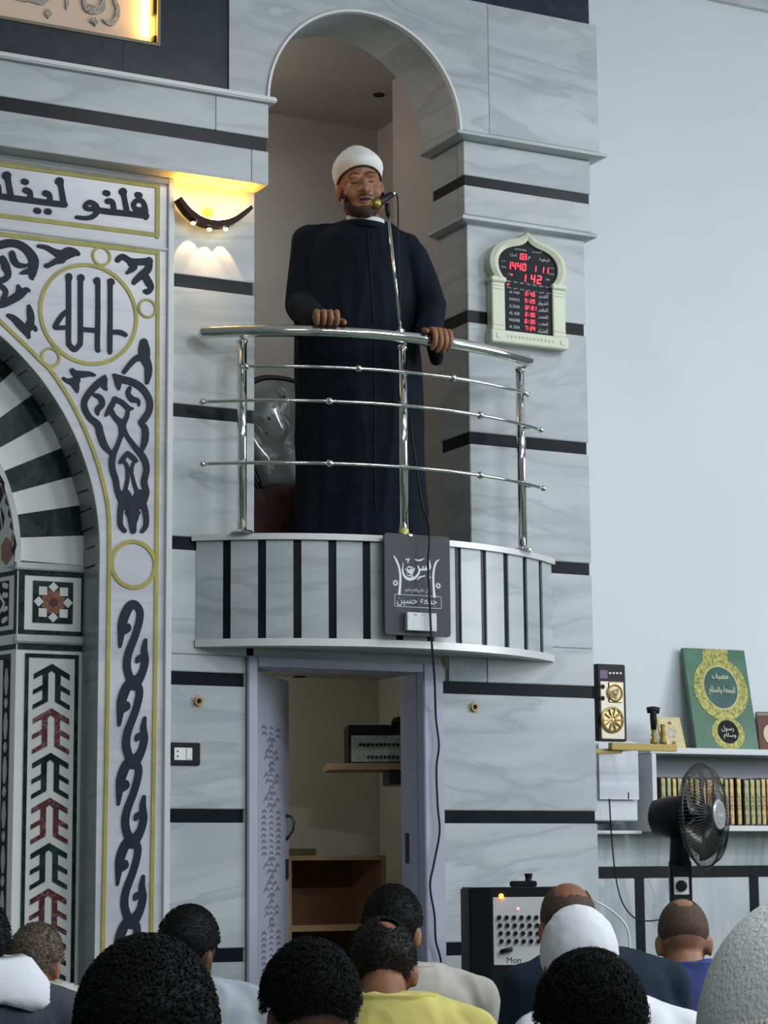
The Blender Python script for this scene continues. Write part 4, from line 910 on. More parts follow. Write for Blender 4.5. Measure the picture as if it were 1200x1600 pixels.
# ---- socket plate
p0, p1 = U(265, 1160, 0), U(311.5, 1196, 0)
so_ = root('socket_plate', ((p0.x+p1.x)/2, 0, p1.z), 'black socket plate with white insert on the left pilaster', 'socket')
box('plate', p0.x, p1.x, -0.010, 0.0, p1.z, p0.z, 'blackp', so_, bevel=0.003)
q0, q1 = U(272, 1168, -0.01), U(300, 1188, -0.01)
ins = box('insert', q0.x, q1.x, -0.0135, -0.010, q1.z, q0.z, 'whitep', so_, bevel=0.001)
box('switch_rocker', q0.x+(q1.x-q0.x)*0.66, q1.x-0.003, -0.0155, -0.0135, q1.z+0.003, q0.z-0.003, 'whitep', ins, bevel=0.001)
for dz in (0.3, 0.7): MB().lathe((q0.x+(q1.x-q0.x)*0.18, -0.0135, q1.z+(q0.z-q1.z)*dz), (0, -1, 0), [(0.0035, 0), (0.0035, 0.0006)], 10).build('socket_hole', 'dark', ins)
# ---- upholstered chair inside the pulpit
YH = 0.62
ch0 = U(443, 660, YH); chx = ch0.x
ch = root('balloon_back_chair', (chx, YH, 2.15), 'grey tufted balloon-back chair under clear plastic behind the speaker', 'chair')
zt_ = U(440, 590, YH).z; zbk = U(420, 765, YH).z; Hb = zt_-zbk
bo = cr_spline([(0.10, 0), (0.125, 0.12), (0.165, 0.32), (0.195, 0.55), (0.19, 0.75), (0.14, 0.91), (0.07, 0.985), (0, 1.0)], 5)
outl = [(x, z) for x, z in bo]+[(-x, z) for x, z in bo[::-1][1:]]
UPH = mat('grey_upholstery', (0.27, 0.31, 0.30), 0.22, var=0.25, vscale=9, coat=0.6, bump=0.5, bscale=16)
V = []; F_ = []; m_ = len(outl)
for q, (s_, y) in enumerate(((1.0, 0.0), (0.97, -0.022), (0.80, -0.040), (0.45, -0.05), (0.0, -0.052))):
    for (x, z) in outl: V.append((chx+x*s_, YH+y+0.05*(z), zbk+(0.5+(z-0.5)*s_)*Hb))
for q in range(4): F_ += [(q*m_+i, q*m_+(i+1) % m_, (q+1)*m_+(i+1) % m_, (q+1)*m_+i) for i in range(m_)]
F_.append(tuple(range(m_-1, -1, -1)))
bk = mk('backrest', V, F_, UPH, ch, True)
for (dx, fz) in ((0.0, 0.83), (-0.075, 0.62), (0.075, 0.62), (0.0, 0.46), (-0.09, 0.48), (-0.04, 0.30), (0.05, 0.30), (0.1, 0.45)):
    MB().ball((chx+dx, YH-0.047+0.05*fz, zbk+fz*Hb), (0.008, 0.006, 0.008), 10, 6).build('button', mat('chair_button', (0.06, 0.07, 0.07), 0.3) if 'chair_button' not in bpy.data.materials else bpy.data.materials['chair_button'], bk, True)
for (dx, fz, dz) in ((0.01, 0.83, 0.09), (-0.08, 0.56, 0.08), (0.02, 0.52, 0.12), (0.07, 0.42, 0.14), (-0.11, 0.45, 0.10), (-0.03, 0.2, 0.06)):
    MB().tube([(chx+dx, YH-0.052+0.05*fz, zbk+fz*Hb), (chx+dx-0.012, YH-0.058+0.05*fz, zbk+(fz+dz/2)*Hb), (chx+dx-0.03, YH-0.052+0.05*fz, zbk+(fz+dz)*Hb)], [0.001, 0.004, 0.001], 6).build('plastic_crease', mat('clear_plastic', (0.8, 0.85, 0.85), 0.06, coat=1.0) if 'clear_plastic' not in bpy.data.materials else bpy.data.materials['clear_plastic'], bk, True)
MB().tube([(chx+x*1.06, YH+0.012+0.05*z, zbk+(0.5+(z-0.5)*1.045)*Hb) for x, z in outl], 0.013, 8).build('back_frame', 'blackm', ch, True)
zst_ = 2.15+0.345
for s_ in (-1, 1):
    MB().tube([(chx+s_*0.11, YH+0.02, zbk+0.03), (chx+s_*0.10, YH+0.0, zbk-0.07), (chx+s_*0.17, YH+0.03, 2.35), (chx+s_*0.19, YH+0.08, 2.15)], [0.014, 0.016, 0.016, 0.012], 8).build('leg', 'blackm', ch, True)
    MB().tube([(chx+s_*0.19, YH-0.25, zst_-0.05), (chx+s_*0.20, YH-0.26, 2.3), (chx+s_*0.185, YH-0.25, 2.15)], [0.018, 0.015, 0.011], 8).build('leg', 'blackm', ch, True)
box('seat', chx-0.23, chx+0.20, YH-0.27, YH+0.02, zst_-0.05, zst_+0.02, UPH, ch, bevel=0.02)
cloth = root('seat_cloth', (chx, YH-0.2, zst_-0.2), 'dark red patterned cloth draped over the chair seat', 'cloth')
DR = mat('maroon_pattern_cloth', (0.05, 0.010, 0.011), 0.9, var=0.9, vscale=34, vcol=(0.012, 0.008, 0.01))
V = []; nx, ny = 26, 18
for j in range(ny):
    for i in range(nx):
        u = i/(nx-1)*2-1; v = j/(ny-1)
        y = YH-0.02-0.30*min(v, 0.55)/0.55; x = chx-0.12+u*0.34; z = zst_+0.05+0.055*math.exp(-((u-0.25)**2)*5)*math.exp(-(v*2.0)) + 0.012*math.sin(9*u+5*v)*math.cos(7*v+3*u)
        if v > 0.55: z -= (v-0.55)*0.8; y -= 0.02+0.02*math.sin(8*u)
        z -= 0.10*max(0, abs(u)-0.86)*6*0.6; z += 0.05*u
        V.append((x, y, z))
F_ = [(j*nx+i, j*nx+i+1, (j+1)*nx+i+1, (j+1)*nx+i) for j in range(ny-1) for i in range(nx-1)]
co = mk('cloth', V, F_, DR, cloth, True)
md = co.modifiers.new('thickness', 'SOLIDIFY'); md.thickness = 0.012
# ================================================================== THINGS ALONG THE WHITE WALL AND THE FLOOR
# ---- wall shelf with books
YF = 0.85; ZS = 1.552
shx0 = U(1020, 1240, YF).x
sh_ = root('book_shelf', (shx0+0.7, 1.0, 1.12), 'white wall shelf holding a row of gilt books, right of the pillar', 'shelf')
SHW = mat('shelf_white', (0.60, 0.63, 0.66), 0.5)
x1_ = 3.3
box('top_board', shx0-0.008, x1_, YF, WB-0.002, ZS-0.028, ZS, SHW, sh_, bevel=0.002)
zl_ = U(1150, 1290, YF).z
box('side_panel', shx0, shx0+0.024, YF, WB-0.002, zl_-0.025, ZS-0.029, SHW, sh_)
box('side_panel', x1_-0.024, x1_, YF, WB-0.002, zl_-0.025, ZS-0.029, SHW, sh_)
box('shelf_board', shx0+0.025, x1_-0.025, YF, WB-0.002, zl_-0.025, zl_, SHW, sh_)
box('back_board', shx0+0.025, x1_, WB-0.012, WB-0.003, zl_, ZS-0.029, mat('shelf_back', (0.40, 0.42, 0.45), 0.6), sh_)
ORD = ['first', 'second', 'third', 'fourth', 'fifth', 'sixth', 'seventh', 'eighth', 'ninth', 'tenth', 'eleventh', 'twelfth', 'thirteenth', 'fourteenth', 'fifteenth', 'sixteenth', 'seventeenth', 'eighteenth', 'nineteenth', 'twentieth', 'twenty-first', 'twenty-second', 'twenty-third', 'twenty-fourth', 'twenty-fifth', 'twenty-sixth']
rb = random.Random(11); xb_ = U(1032, 1250, YF+0.02).x; k = 0
GL = [mat('gilt_spine_%d' % i, c, 0.4, 0.35, var=0.5, vscale=45, vcol=v) for i, (c, v) in enumerate((((0.40, 0.30, 0.10), (0.16, 0.10, 0.03)), ((0.30, 0.27, 0.10), (0.10, 0.10, 0.04)), ((0.42, 0.28, 0.12), (0.2, 0.10, 0.05)), ((0.24, 0.24, 0.12), (0.09, 0.10, 0.05))))]
DK = mat('book_cover_dark', (0.035, 0.022, 0.015), 0.5); zbk_t = U(1150, 1216, YF+0.02).z
while xb_ < 2.75:
    wbk = 0.026+0.010*rb.random(); hb = (zbk_t-zl_)*(0.985+0.03*rb.random())
    bk_ = root('book', (xb_+wbk/2, YF+0.11, zl_), 'gilt-spined book, %s from the left end of the row on the white shelf' % ORD[k], 'book', 'gilt books on the white shelf')
    box('cover', xb_, xb_+wbk, YF+0.020, YF+0.20, zl_, zl_+hb, DK, bk_, bevel=0.002)
    sp = box('spine', xb_+0.003, xb_+wbk-0.003, YF+0.014, YF+0.022, zl_+0.006, zl_+hb-0.006, GL[rb.randrange(4)], bk_, bevel=0.002)
    for fz in (0.42, 0.60): MB().lathe((xb_+wbk/2, YF+0.0141, zl_+hb*fz), (0, -1, 0), [(0.0045, 0), (0.0045, 0.001)], 8).build('spine_dot', DK, sp)
    xb_ += wbk+0.002+(0.012 if rb.random() < 0.2 else 0.0015*rb.random()); k += 1
# ---- green plaque leaning on the wall
gp = root('green_plaque', (2.3, 0.95, ZS), 'green plaque with gold rings and Arabic script leaning above the book shelf', 'plaque')
g00, g10, g01 = U(1089, 1169, 0.93), U(1187, 1171, 0.93), U(1066, 1012, 1.05)
zg = ZS+0.003
bl = Vector((U(1089, 1169, 0.93).x, 0.93, zg)); br = Vector((U(1186, 1171, 0.93).x, 0.93, zg)); tl = Vector((U(1067, 1012, 1.06).x, 1.06, U(1067, 1012, 1.06).z))
gu = (br-bl).normalized(); gwid = (br-bl).length; gv = (tl-bl); gv = gv-gu*gv.dot(gu)*0.0; gh = gv.length; gv.normalize(); gn = gu.cross(gv).normalized()
gmap = lambda u, v, h: bl+gu*(u*gwid)+gv*(v*gh)+gn*h
def gpoly(nm, uv, m, h): mb = MB(); poly(mb, uv, gmap, h); return mb.build(nm, m, gp)
MB().prism([gmap(0, 0, 0), gmap(1, 0, 0), gmap(1, 1, 0), gmap(0, 1, 0)], -gn*0.022).build('board', mat('green_board', (0.045, 0.13, 0.075), 0.35, var=0.4, vscale=9, vcol=(0.07, 0.17, 0.11)), gp)
GG = mat('gold_ornament', (0.42, 0.40, 0.10), 0.45, 0.2, var=0.85, vscale=70, vcol=(0.12, 0.13, 0.03)); GT = mat('teal_disc', (0.02, 0.10, 0.085), 0.35, var=0.4, vscale=10)
def ell(cx, cy, rx, ry, n=40): return [(cx+rx*math.cos(2*math.pi*k/n), cy+ry*math.sin(2*math.pi*k/n)) for k in range(n)]
gpoly('gold_band', [(0.29, 0.88), (0.70, 0.88), (0.72, 1.0), (0.31, 1.0)], GG, 0.001)
gpoly('gold_ring', ell(0.52, 0.60, 0.435, 0.315), GG, 0.002); gpoly('ring_line', ell(0.52, 0.61, 0.285, 0.222), mat('pale_gold', (0.5, 0.46, 0.2), 0.4), 0.003); gpoly('teal_disc', ell(0.52, 0.61, 0.268, 0.208), GT, 0.004)
gpoly('gold_ring', ell(0.535, 0.155, 0.265, 0.158), GG, 0.0015); gpoly('dark_disc', ell(0.535, 0.17, 0.165, 0.115), 'black', 0.003)
PG = mat('pale_script', (0.68, 0.70, 0.48), 0.5)
def gtext(body, u, v, w_, h_, hh): return text('arabic_letters', arabic(body), gmap(u, v, hh), gu, gv, h_*gh, PG, gp, w_*gwid, 0.0012)
gtext('مصيف', 0.53, 0.72, 0.26, 0.075, 0.004); gtext('الجمعة والسلام', 0.53, 0.575, 0.42, 0.09, 0.004); gtext('وسلام', 0.55, 0.13, 0.2, 0.06, 0.003); gtext('رسول', 0.53, 0.20, 0.2, 0.06, 0.003)
# ---- small gilt picture and brown picture
def leaning(name, label, c4, depth, mfr, fn_):
    bl_, br_, tl_ = c4; u_ = (br_-bl_); v_ = (tl_-bl_); n_ = u_.cross(v_).normalized(); r_ = root(name, (bl_.x, bl_.y, bl_.z), label, 'picture')
    mp = lambda u, v, h: bl_+u_*u+v_*v+n_*h
    MB().prism([mp(0, 0, 0), mp(1, 0, 0), mp(1, 1, 0), mp(0, 1, 0)], -n_*depth).build('panel', mfr, r_)
    fn_(r_, mp); return r_
YQ = 0.90
def at_shelf(px, y_): p = U(px, 1168, y_); return Vector((p.x, y_, ZS+0.002))
def top_at(px, py, y_): p = U(px, py, y_); return Vector((p.x, y_, p.z))
GO = mat('gilt_frame', (0.60, 0.47, 0.20), 0.4, 0.3); CRP = mat('cream_print', (0.66, 0.56, 0.36), 0.5, var=0.2, vscale=40)
def dec(r_, mp):
    mb = MB(); poly(mb, [(0.1, 0.06), (0.9, 0.06), (0.9, 0.94), (0.1, 0.94)], mp, 0.001); mb.build('print', CRP, r_)
    mb = MB(); poly(mb, ell(0.5, 0.48, 0.30, 0.27, 24), mp, 0.002); mb.build('medallion', GO, r_)
    mb = MB(); poly(mb, ell(0.5, 0.48, 0.20, 0.19, 24), mp, 0.003); mb.build('medallion_heart', mat('pale_print', (0.6, 0.58, 0.5), 0.6, var=0.5, vscale=120, vcol=(0.25, 0.25, 0.22)), r_)
    for v_ in (0.16, 0.80): mb = MB(); poly(mb, ell(0.5, v_, 0.09, 0.05, 12), mp, 0.002); mb.build('ornament', mat('brown_print', (0.2, 0.12, 0.05), 0.6), r_) if v_ < 0.5 else mb.build('ornament', bpy.data.materials['brown_print'], r_)
leaning('picture_frame', 'small cream and gold framed picture leaning beside the green plaque', (at_shelf(1036, YQ), at_shelf(1072, YQ), top_at(1026, 1120, YQ+0.06)), 0.012, GO, dec)
def dec2(r_, mp):
    mb = MB(); poly(mb, [(0.0, 0.90), (1, 0.90), (1, 0.97), (0, 0.97)], mp, 0.002); mb.build('edge_line', mat('brown_edge', (0.25, 0.2, 0.17), 0.5), r_)
    mb = MB(); poly(mb, ell(0.34, 0.42, 0.2, 0.25, 20), mp, 0.002); mb.build('medallion', CRP, r_)
leaning('picture_frame', 'brown leather-like picture cut off by the right edge of the view', (at_shelf(1188, 0.96), at_shelf(1240, 0.96), top_at(1182, 1112, 1.05)), 0.012, mat('brown_leather', (0.13, 0.055, 0.04), 0.5, var=0.2), dec2)
# ---- box on the wall carrying a small loudspeaker
sx0, sx1 = U(925, 1160, 0.86).x, U(1003, 1160, 0.86).x
bx = root('wall_box', ((sx0+sx1)/2, 1.0, 1.12), 'white wall-mounted box under the small loudspeaker beside the pillar', 'box')
zbt = U(960, 1158, 0.86).z
box('box_body', sx0, sx1-0.02, 0.88, WB-0.03, 1.21, zbt, SHW, bx, bevel=0.003); box('ledge', sx0, sx1+0.03, 0.92, WB-0.03, 1.15, 1.165, SHW, bx, bevel=0.003)
ppr = box('notice_sheet', U(936, 1200, 0.86).x, U(997, 1200, 0.86).x, 0.858, 0.860, U(960, 1249, 0.86).z, U(960, 1160, 0.86).z, mat('blank_paper', (0.66, 0.68, 0.75), 0.7), None, loc=(1.6, 0.86, 1.3))
tag(ppr, 'blank white sheet pinned to the box beside the pillar', 'paper')
pin = U(982, 1238, 0.857); MB().tube([pin, pin+Vector((0, 0.0, -0.03))], 0.003, 6).build('pin', 'blackm', ppr)
ts = root('tower_speaker', (U(957, 1160, 0.9).x, 0.95, zbt), 'narrow loudspeaker with two gold cones on the box beside the pillar', 'speaker')
YT = 0.87
t0, t1 = U(933, 1045, YT), U(980, 1158, YT)
zt1 = U(936, 1037, YT).z; zt0 = zbt+0.001
box('cabinet', t0.x, t1.x, YT, YT+0.18, zt0, zt1, mat('speaker_black', (0.010, 0.006, 0.010), 0.4, spec=0.15), ts, bevel=0.004)
fx0, fx1 = U(938, 1100, YT).x, U(974, 1100, YT).x
box('front_panel', fx0, fx1, YT-0.006, YT, zt0+0.01, U(950, 1065, YT).z, mat('champagne_panel', (0.55, 0.50, 0.40), 0.4, 0.2), ts, bevel=0.002)
MG = mat('cone_gold', (0.42, 0.30, 0.12), 0.35, 0.6); MG2 = mat('cone_pale', (0.62, 0.50, 0.28), 0.4, 0.4)
def driver(px, py, r, spokes):
    c = U(px, py, YT-0.006); c.y = YT-0.006
    dr = MB().lathe(c, (0, -1, 0), [(r, 0), (r, 0.008), (r*0.86, 0.012), (r*0.78, 0.006)], 24).build('driver', MG, ts)
    MB().lathe(c, (0, -1, 0), [(r*0.8, 0.0), (r*0.8, 0.006), (r*0.3, 0.002)], 24).build('cone', MG2, dr)
    MB().ball(c+Vector((0, -0.004, 0)), (r*0.27, 0.006, r*0.27), 12, 6).build('dust_cap', MG, dr)
    if spokes:
        for k in range(10):
            a = 2*math.pi*k/10; MB().tube([c+Vector((r*0.25*math.cos(a), -0.012, r*0.25*math.sin(a))), c+Vector((r*0.86*math.cos(a), -0.012, r*0.86*math.sin(a)))], 0.004, 5).build('spoke', MG2, dr)
box('tweeter_plate', U(950, 1100, YT).x, U(971, 1100, YT).x, YT-0.012, YT-0.006, U(960, 1098, YT).z, U(960, 1066, YT).z, MG2, ts, bevel=0.004)
driver(960, 1083, 0.042, False); driver(956, 1125, 0.062, True)
for py in (1073, 1091):
    c = U(941.5, py, YT-0.006); c.y = YT-0.006; MB().lathe(c, (0, -1, 0), [(0.011, 0), (0.011, 0.003)], 14).build('port', 'dark', ts)
for k in range(4):
    c = U(952+5.5*k, 1052, YT); c.y = YT; MB().lathe(c, (0, -1, 0), [(0.006, 0), (0.005, 0.008)], 10).build('knob', 'whitep', ts)
box('display', U(937, 1052, YT).x, U(949, 1052, YT).x, YT-0.002, YT, U(943, 1060, YT).z, U(943, 1047, YT).z, mat('violet_display', (0.05, 0.012, 0.06), 0.4, emit=(0.3, 0.08, 0.4), es=0.06), ts)
# ---- gold bar with microphone holders
YM = 0.60
GB = mat('brass_yellow', (0.26, 0.195, 0.03), 0.4, 0.25)
mbp = root('microphone_bar', (U(1003, 1166, YM).x, YM, U(1003, 1166, YM).z), 'yellow brass bar with two microphone stems in front of the shelf', 'microphone stand')
A_, B_ = U(953, 1166, YM), U(1055, 1169, YM)
mb = MB(); d_ = (B_-A_); mb.obox((A_+B_)/2, d_.normalized(), Vector((0, 1, 0)), ZZ, d_.length/2, 0.016, 0.016); mb.build('bar', GB, mbp, bevel=0.002)
A2, B2 = U(925, 1174, YM+0.04), U(968, 1174, YM+0.04); d2 = B2-A2
mb = MB(); mb.obox((A2+B2)/2, d2.normalized(), Vector((0, 1, 0)), ZZ, d2.length/2, 0.025, 0.011); mb.build('bracket_bar', GB, mbp, bevel=0.003)
for px, top, blk in ((1022, 1140, True), (1036, 1132, False)):
    c = U(px, 1163, YM); h = U(px, top, YM).z-c.z
    s_ = MB().lathe(c, (0, 0, 1), [(0.017, 0), (0.018, 0.012), (0.010, 0.03), (0.014, 0.045), (0.009, h*0.75), (0.012, h)], 14).build('stem', GB, mbp, True)
    if blk:
        MB().lathe(c+ZZ*h, (0, 0, 1), [(0.013, 0), (0.016, 0.05), (0.015, 0.075), (0.018, 0.085)], 12).build('clip_stalk', 'blackp', s_, True)
        MB().tube([c+ZZ*(h+0.088)-CR*0.028, c+ZZ*(h+0.092), c+ZZ*(h+0.086)+CR*0.028], 0.0155, 10).build('clip_jaw', 'blackp', s_, True)
MB().tube([(A_+B_)/2, (A_+B_)/2+Vector((0.0, YF-YM+0.01, 0))], 0.012, 10).build('rear_arm', GB, mbp, True)
cb_ = root('thin_cable', (1.6, 0.6, 1.0), 'thin black cable hanging from the white sheet towards the floor', 'cable')
MB().tube([U(x, y, 0.84) if y < 1290 else U(x, y, 0.9) for x, y in cr_spline([(952, 1248), (955, 1300), (960, 1355), (966, 1390), (975, 1415), (990, 1433), (1010, 1439), (1035, 1436), (1050, 1430)], 5)], 0.0035, 6).build('wire', 'blackp', cb_, True)
# ---- black fan on a stand
fp = UD(1098, 1274, 9.3); fx = Vector((0.80, -0.60, 0)); fax = (CR*0.87-CF*0.50+ZZ*0.03).normalized()
fn0 = root('stand_fan', (UD(1070, 1370, 9.35).x, UD(1070, 1370, 9.35).y, 0), 'black stand fan facing right in front of the book shelf', 'fan')
fu = fax.cross(ZZ).normalized(); fv = fu.cross(fax).normalized(); RF = 0.222
GRL = mat('fan_grille_black', (0.015, 0.015, 0.016), 0.4)
mb = MB()
for sgn, dep in ((1, 0.07), (-1, 0.05)):
    for k in range(84):
        a = 2*math.pi*k/84; e = fu*math.cos(a)+fv*math.sin(a)
        mb.tube([fp+e*0.045+fax*(sgn*dep), fp+e*0.13+fax*(sgn*dep*0.95), fp+e*0.195+fax*(sgn*dep*0.6), fp+e*RF], 0.0014, 3, False)
mb.build('wire_grille', GRL, fn0)['kind'] = 'stuff'
MB().tube([fp+(fu*math.cos(a)+fv*math.sin(a))*RF for a in [2*math.pi*k/48 for k in range(49)]], 0.0045, 6, False).build('grille_rim', GRL, fn0, True)
mb = MB()
for rr_ in (0.10, 0.16): mb.tube([fp+fax*(0.068 if rr_ < 0.12 else 0.05)+(fu*math.cos(a)+fv*math.sin(a))*rr_ for a in [2*math.pi*k/40 for k in range(41)]], 0.0016, 4, False)
mb.build('grille_ring', GRL, fn0)
cap_ = MB().lathe(fp+fax*0.066, fax, [(0.062, 0), (0.064, 0.008), (0.058, 0.014)], 28).build('hub_cap', mat('silver_cap', (0.45, 0.47, 0.49), 0.3, 0.3), fn0)
MB().lathe(fp+fax*0.066, fax, [(0.050, 0), (0.050, 0.0152)], 28).build('cap_disc', mat('silver_cap_centre', (0.36, 0.38, 0.40), 0.3, 0.4), cap_)
text('emblem', 'fresh', fp+fax*0.0815, (-fu), fv, 0.02, WP, cap_, 0.05, 0.0008)
for k in range(5):
    a0 = 2*math.pi*k/5; V = []
    for i in range(6):
        q = i/5; a = a0+q*0.95
        for rr_ in (0.04, 0.19): V.append(fp+(fu*math.cos(a)+fv*math.sin(a))*rr_+fax*(0.02-0.045*q))
    b_ = mk('fan_blade', V, [(2*i, 2*i+1, 2*i+3, 2*i+2) for i in range(5)], mat('fan_blade_smoke', (0.05, 0.045, 0.04), 0.3) if k == 0 else bpy.data.materials['fan_blade_smoke'], fn0, True)
    b_.modifiers.new('t', 'SOLIDIFY').thickness = 0.002
MB().lathe(fp+fax*0.03, fax, [(0.045, -0.05), (0.045, 0.0), (0.02, 0.02)], 20).build('blade_hub', GRL, fn0, True)
MB().lathe(fp-fax*0.045, -fax, [(0.05, 0), (0.085, 0.02), (0.088, 0.10), (0.075, 0.17), (0.04, 0.19)], 24).build('motor_housing', 'blackp', fn0, True)
pb_ = fp-fax*0.11; base_ = Vector((pb_.x, pb_.y, 0))
MB().tube([pb_-ZZ*0.05, pb_-ZZ*0.2], [0.035, 0.045], 14).build('neck', 'blackp', fn0, True)
mb = MB(); zc_ = UD(1069, 1384, 9.3).z
mb.obox(Vector((pb_.x, pb_.y, (zc_-0.10+pb_.z-0.18)/2)), CR, CF, ZZ, 0.046, 0.03, (pb_.z-0.18-(zc_-0.10))/2); cbx = mb.build('control_box', 'blackp', fn0, bevel=0.008)
cp = Vector((pb_.x, pb_.y, zc_))-CF*0.031
pq = MB().obox(cp, CR, CF, ZZ, 0.032, 0.002, 0.037).build('dial_plate', 'whitep', cbx, bevel=0.002)
MB().lathe(cp-CF*0.002, -CF, [(0.024, 0), (0.023, 0.012), (0.018, 0.014)], 18).build('speed_knob', 'blackp', pq)
MB().tube([Vector((pb_.x, pb_.y, zc_-0.1)), Vector((pb_.x, pb_.y, 0.02))], 0.017, 12).build('pole', 'blackp', fn0, True)
MB().lathe(base_, (0, 0, 1), [(0.19, 0), (0.19, 0.012), (0.16, 0.025), (0.03, 0.04)], 32).build('base', 'blackp', fn0)
# ---- powered loudspeaker on the floor, its mixer side to the hall
YV = -0.75
vA, vB = UD(737, 1392, 8.15), UD(766, 1389, 8.1); vC = UD(872, 1389, 8.1); zT = UD(766, 1387, 8.1).z
ps = root('powered_speaker', (vB.x, vB.y+0.15, 0), 'large black powered loudspeaker with white mixer panel standing before the right pillar', 'speaker')
dirx = (vC-vB); dirx.z = 0; Wv = dirx.length; dirx.normalize(); diry = Vector((-dirx.y, dirx.x, 0))
vB0 = Vector((vB.x, vB.y, 0)); plan = [vB0, vB0+dirx*Wv, vB0+dirx*(Wv+0.04)+diry*0.30, vB0-dirx*0.10+diry*0.30, vB0-dirx*0.078+diry*0.02]
MB().prism([p+ZZ*0.02 for p in plan], (0, 0, zT-0.02)).build('cabinet', 'blackp', ps, bevel=0.006)
pv = lambda u, v, h: vB0+dirx*u+ZZ*v-diry*h
def pvz(px, py): p = UP(px, py, vB0, diry); return ((p-vB0).dot(dirx), p.z)
def pvbox(nm, u0, u1, z0, z1, h0, h1, m, parent): mb = MB(); mb.prism([pv(u0, z0, h0), pv(u1, z0, h0), pv(u1, z1, h0), pv(u0, z1, h0)], -diry*(h1-h0)); return mb.build(nm, m, parent, bevel=0.001)
u0, z1 = pvz(770, 1402); u1 = pvz(862, 1402)[0]; z0 = pvz(775, 1508)[1]
pnl = pvbox('mixer_panel', u0, u1, z0, z1, 0.0, 0.004, mat('pale_mixer_panel', (0.62, 0.63, 0.64), 0.45), ps)
for r_i in range(4):
    for c_i in range(6):
        u, v = pvz(780+11.6*c_i+r_i*1.2, 1433.5+12.3*r_i)
        mb = MB(); mb.lathe(pv(u, v, 0.004), -diry, [(0.0085, 0), (0.0075, 0.011)], 10); mb.build('mixer_knob', 'blackp', pnl)
        pvbox('knob_cell', u-0.0135, u+0.0135, v-0.0165, v-0.0155, 0.004, 0.0046, 'greym', pnl)
u, v = pvz(783, 1400); MB().ball(pv(u, v, 0.006), 0.009, 12, 8).build('power_light', mat('orange_led', (1, 0.3, 0.05), 0.4, emit=(1.0, 0.22, 0.02), es=7), ps, True)
u, v = pvz(809, 1420); MB().ball(pv(u, v, 0.004), 0.005, 10, 6).build('signal_light', mat('pink_led', (1, 0.5, 0.5), 0.4, emit=(1.0, 0.25, 0.3), es=1.5), pnl, True)
a_ = pvz(782, 1487); b_ = pvz(800, 1483); MB().tube([pv(a_[0], a_[1], 0.012), pv((a_[0]+b_[0])/2, a_[1]+0.006, 0.018), pv(b_[0], b_[1], 0.012)], 0.008, 8).build('jack_plug', 'blackp', pnl, True)
u, v = pvz(803, 1500); text('panel_lettering', 'Mon', pv(u, v, 0.004), dirx, ZZ, 0.021, IN, pnl, 0.052, 0.0008)
mc = UD(826, 1383, 8.2)
mcl = root('microphone_clip', (mc.x, mc.y, zT), 'black microphone clip lying on top of the powered loudspeaker', 'microphone clip')
MB().obox(Vector((mc.x, mc.y, zT+0.012))-CR*0.02, CR, CF, ZZ, 0.05, 0.02, 0.011).build('foot', 'blackp', mcl, bevel=0.004); MB().lathe(Vector((mc.x, mc.y, zT+0.02)), (0, 0, 1), [(0.014, 0), (0.012, 0.012), (0.016, 0.03)], 12).build('clip', 'blackp', mcl)
# ---- white cable
wc = root('white_cable', (0.6, -0.8, 0.5), 'thin white cable curving behind the navy jacket by the pillar', 'cable')
MB().tube([UD(x, y, 8.2) for x, y in cr_spline([(930, 1408), (945, 1416), (962, 1428), (975, 1442), (982, 1458), (984, 1500), (984, 1640), (980, 1790)], 5)], 0.004, 6).build('wire', 'whitep', wc, True)
# ---- contents of the store room
mx_ = root('audio_mixer', (U(595, 1190, 0.75).x, 0.8, U(560, 1192, 0.75).z), 'black rack mixer with pale panel on the small shelf inside the doorway', 'mixer')
Y0 = 0.62
sA, sB = U(524, 1197, Y0), U(640, 1190, 0.85)
zs = U(560, 1192, Y0).z
sf = root('wall_bracket_shelf', (sA.x+0.15, 0.75, zs-0.03), 'small pale wooden shelf inside the doorway under the mixer', 'shelf')
su = Vector((0.93, -0.36, 0)); sv = Vector((0.36, 0.93, 0)); s0 = Vector((sA.x, Y0+0.06, 0))
MB().prism([s0+ZZ*(zs-0.028), s0+su*0.42+ZZ*(zs-0.028), s0+su*0.42+sv*0.3+ZZ*(zs-0.028), s0+sv*0.3+ZZ*(zs-0.028)], (0, 0, 0.028)).build('board', 'woodl', sf)
MB().obox(s0+su*0.36+sv*0.15+ZZ*(zs-0.06), su, sv, ZZ, 0.10, 0.12, 0.03).build('bracket', 'blackm', sf)
m0 = s0+su*0.085+sv*0.02; mzt = U(555, 1136, Y0).z
mbx = MB().prism([m0+ZZ*zs, m0+su*0.34+ZZ*zs, m0+su*0.34+sv*0.2+ZZ*zs, m0+sv*0.2+ZZ*zs], (0, 0, mzt-zs+0.012)).build('case', 'blackp', mx_, bevel=0.003)
hmx = mzt-zs
mm = lambda u, v, h: m0+su*u+ZZ*(zs+v)-sv*h
mb = MB(); poly(mb, [(0.012, 0.006), (0.34, 0.006), (0.34, hmx*0.78), (0.012, hmx*0.78)], mm, 0.002); fpn = mb.build('front_panel', mat('mixer_pale', (0.42, 0.43, 0.42), 0.5, var=0.4, vscale=60), mx_)
for k in range(11):
    c = mm(0.05+0.018*k, hmx*0.52, 0.002); MB().lathe(c, -sv, [(0.007, 0), (0.006, 0.01)], 8).build('knob', 'blackp', fpn)
    if k < 8: c = mm(0.085+0.018*k, hmx*0.17, 0.002); MB().lathe(c, -sv, [(0.007, 0), (0.006, 0.01)], 8).build('knob', 'blackp', fpn)
hd = root('headphone_cup', (m0.x+0.27, m0.y+0.02, zs+hmx), 'round black lid lying on top of the mixer in the doorway', 'lid')
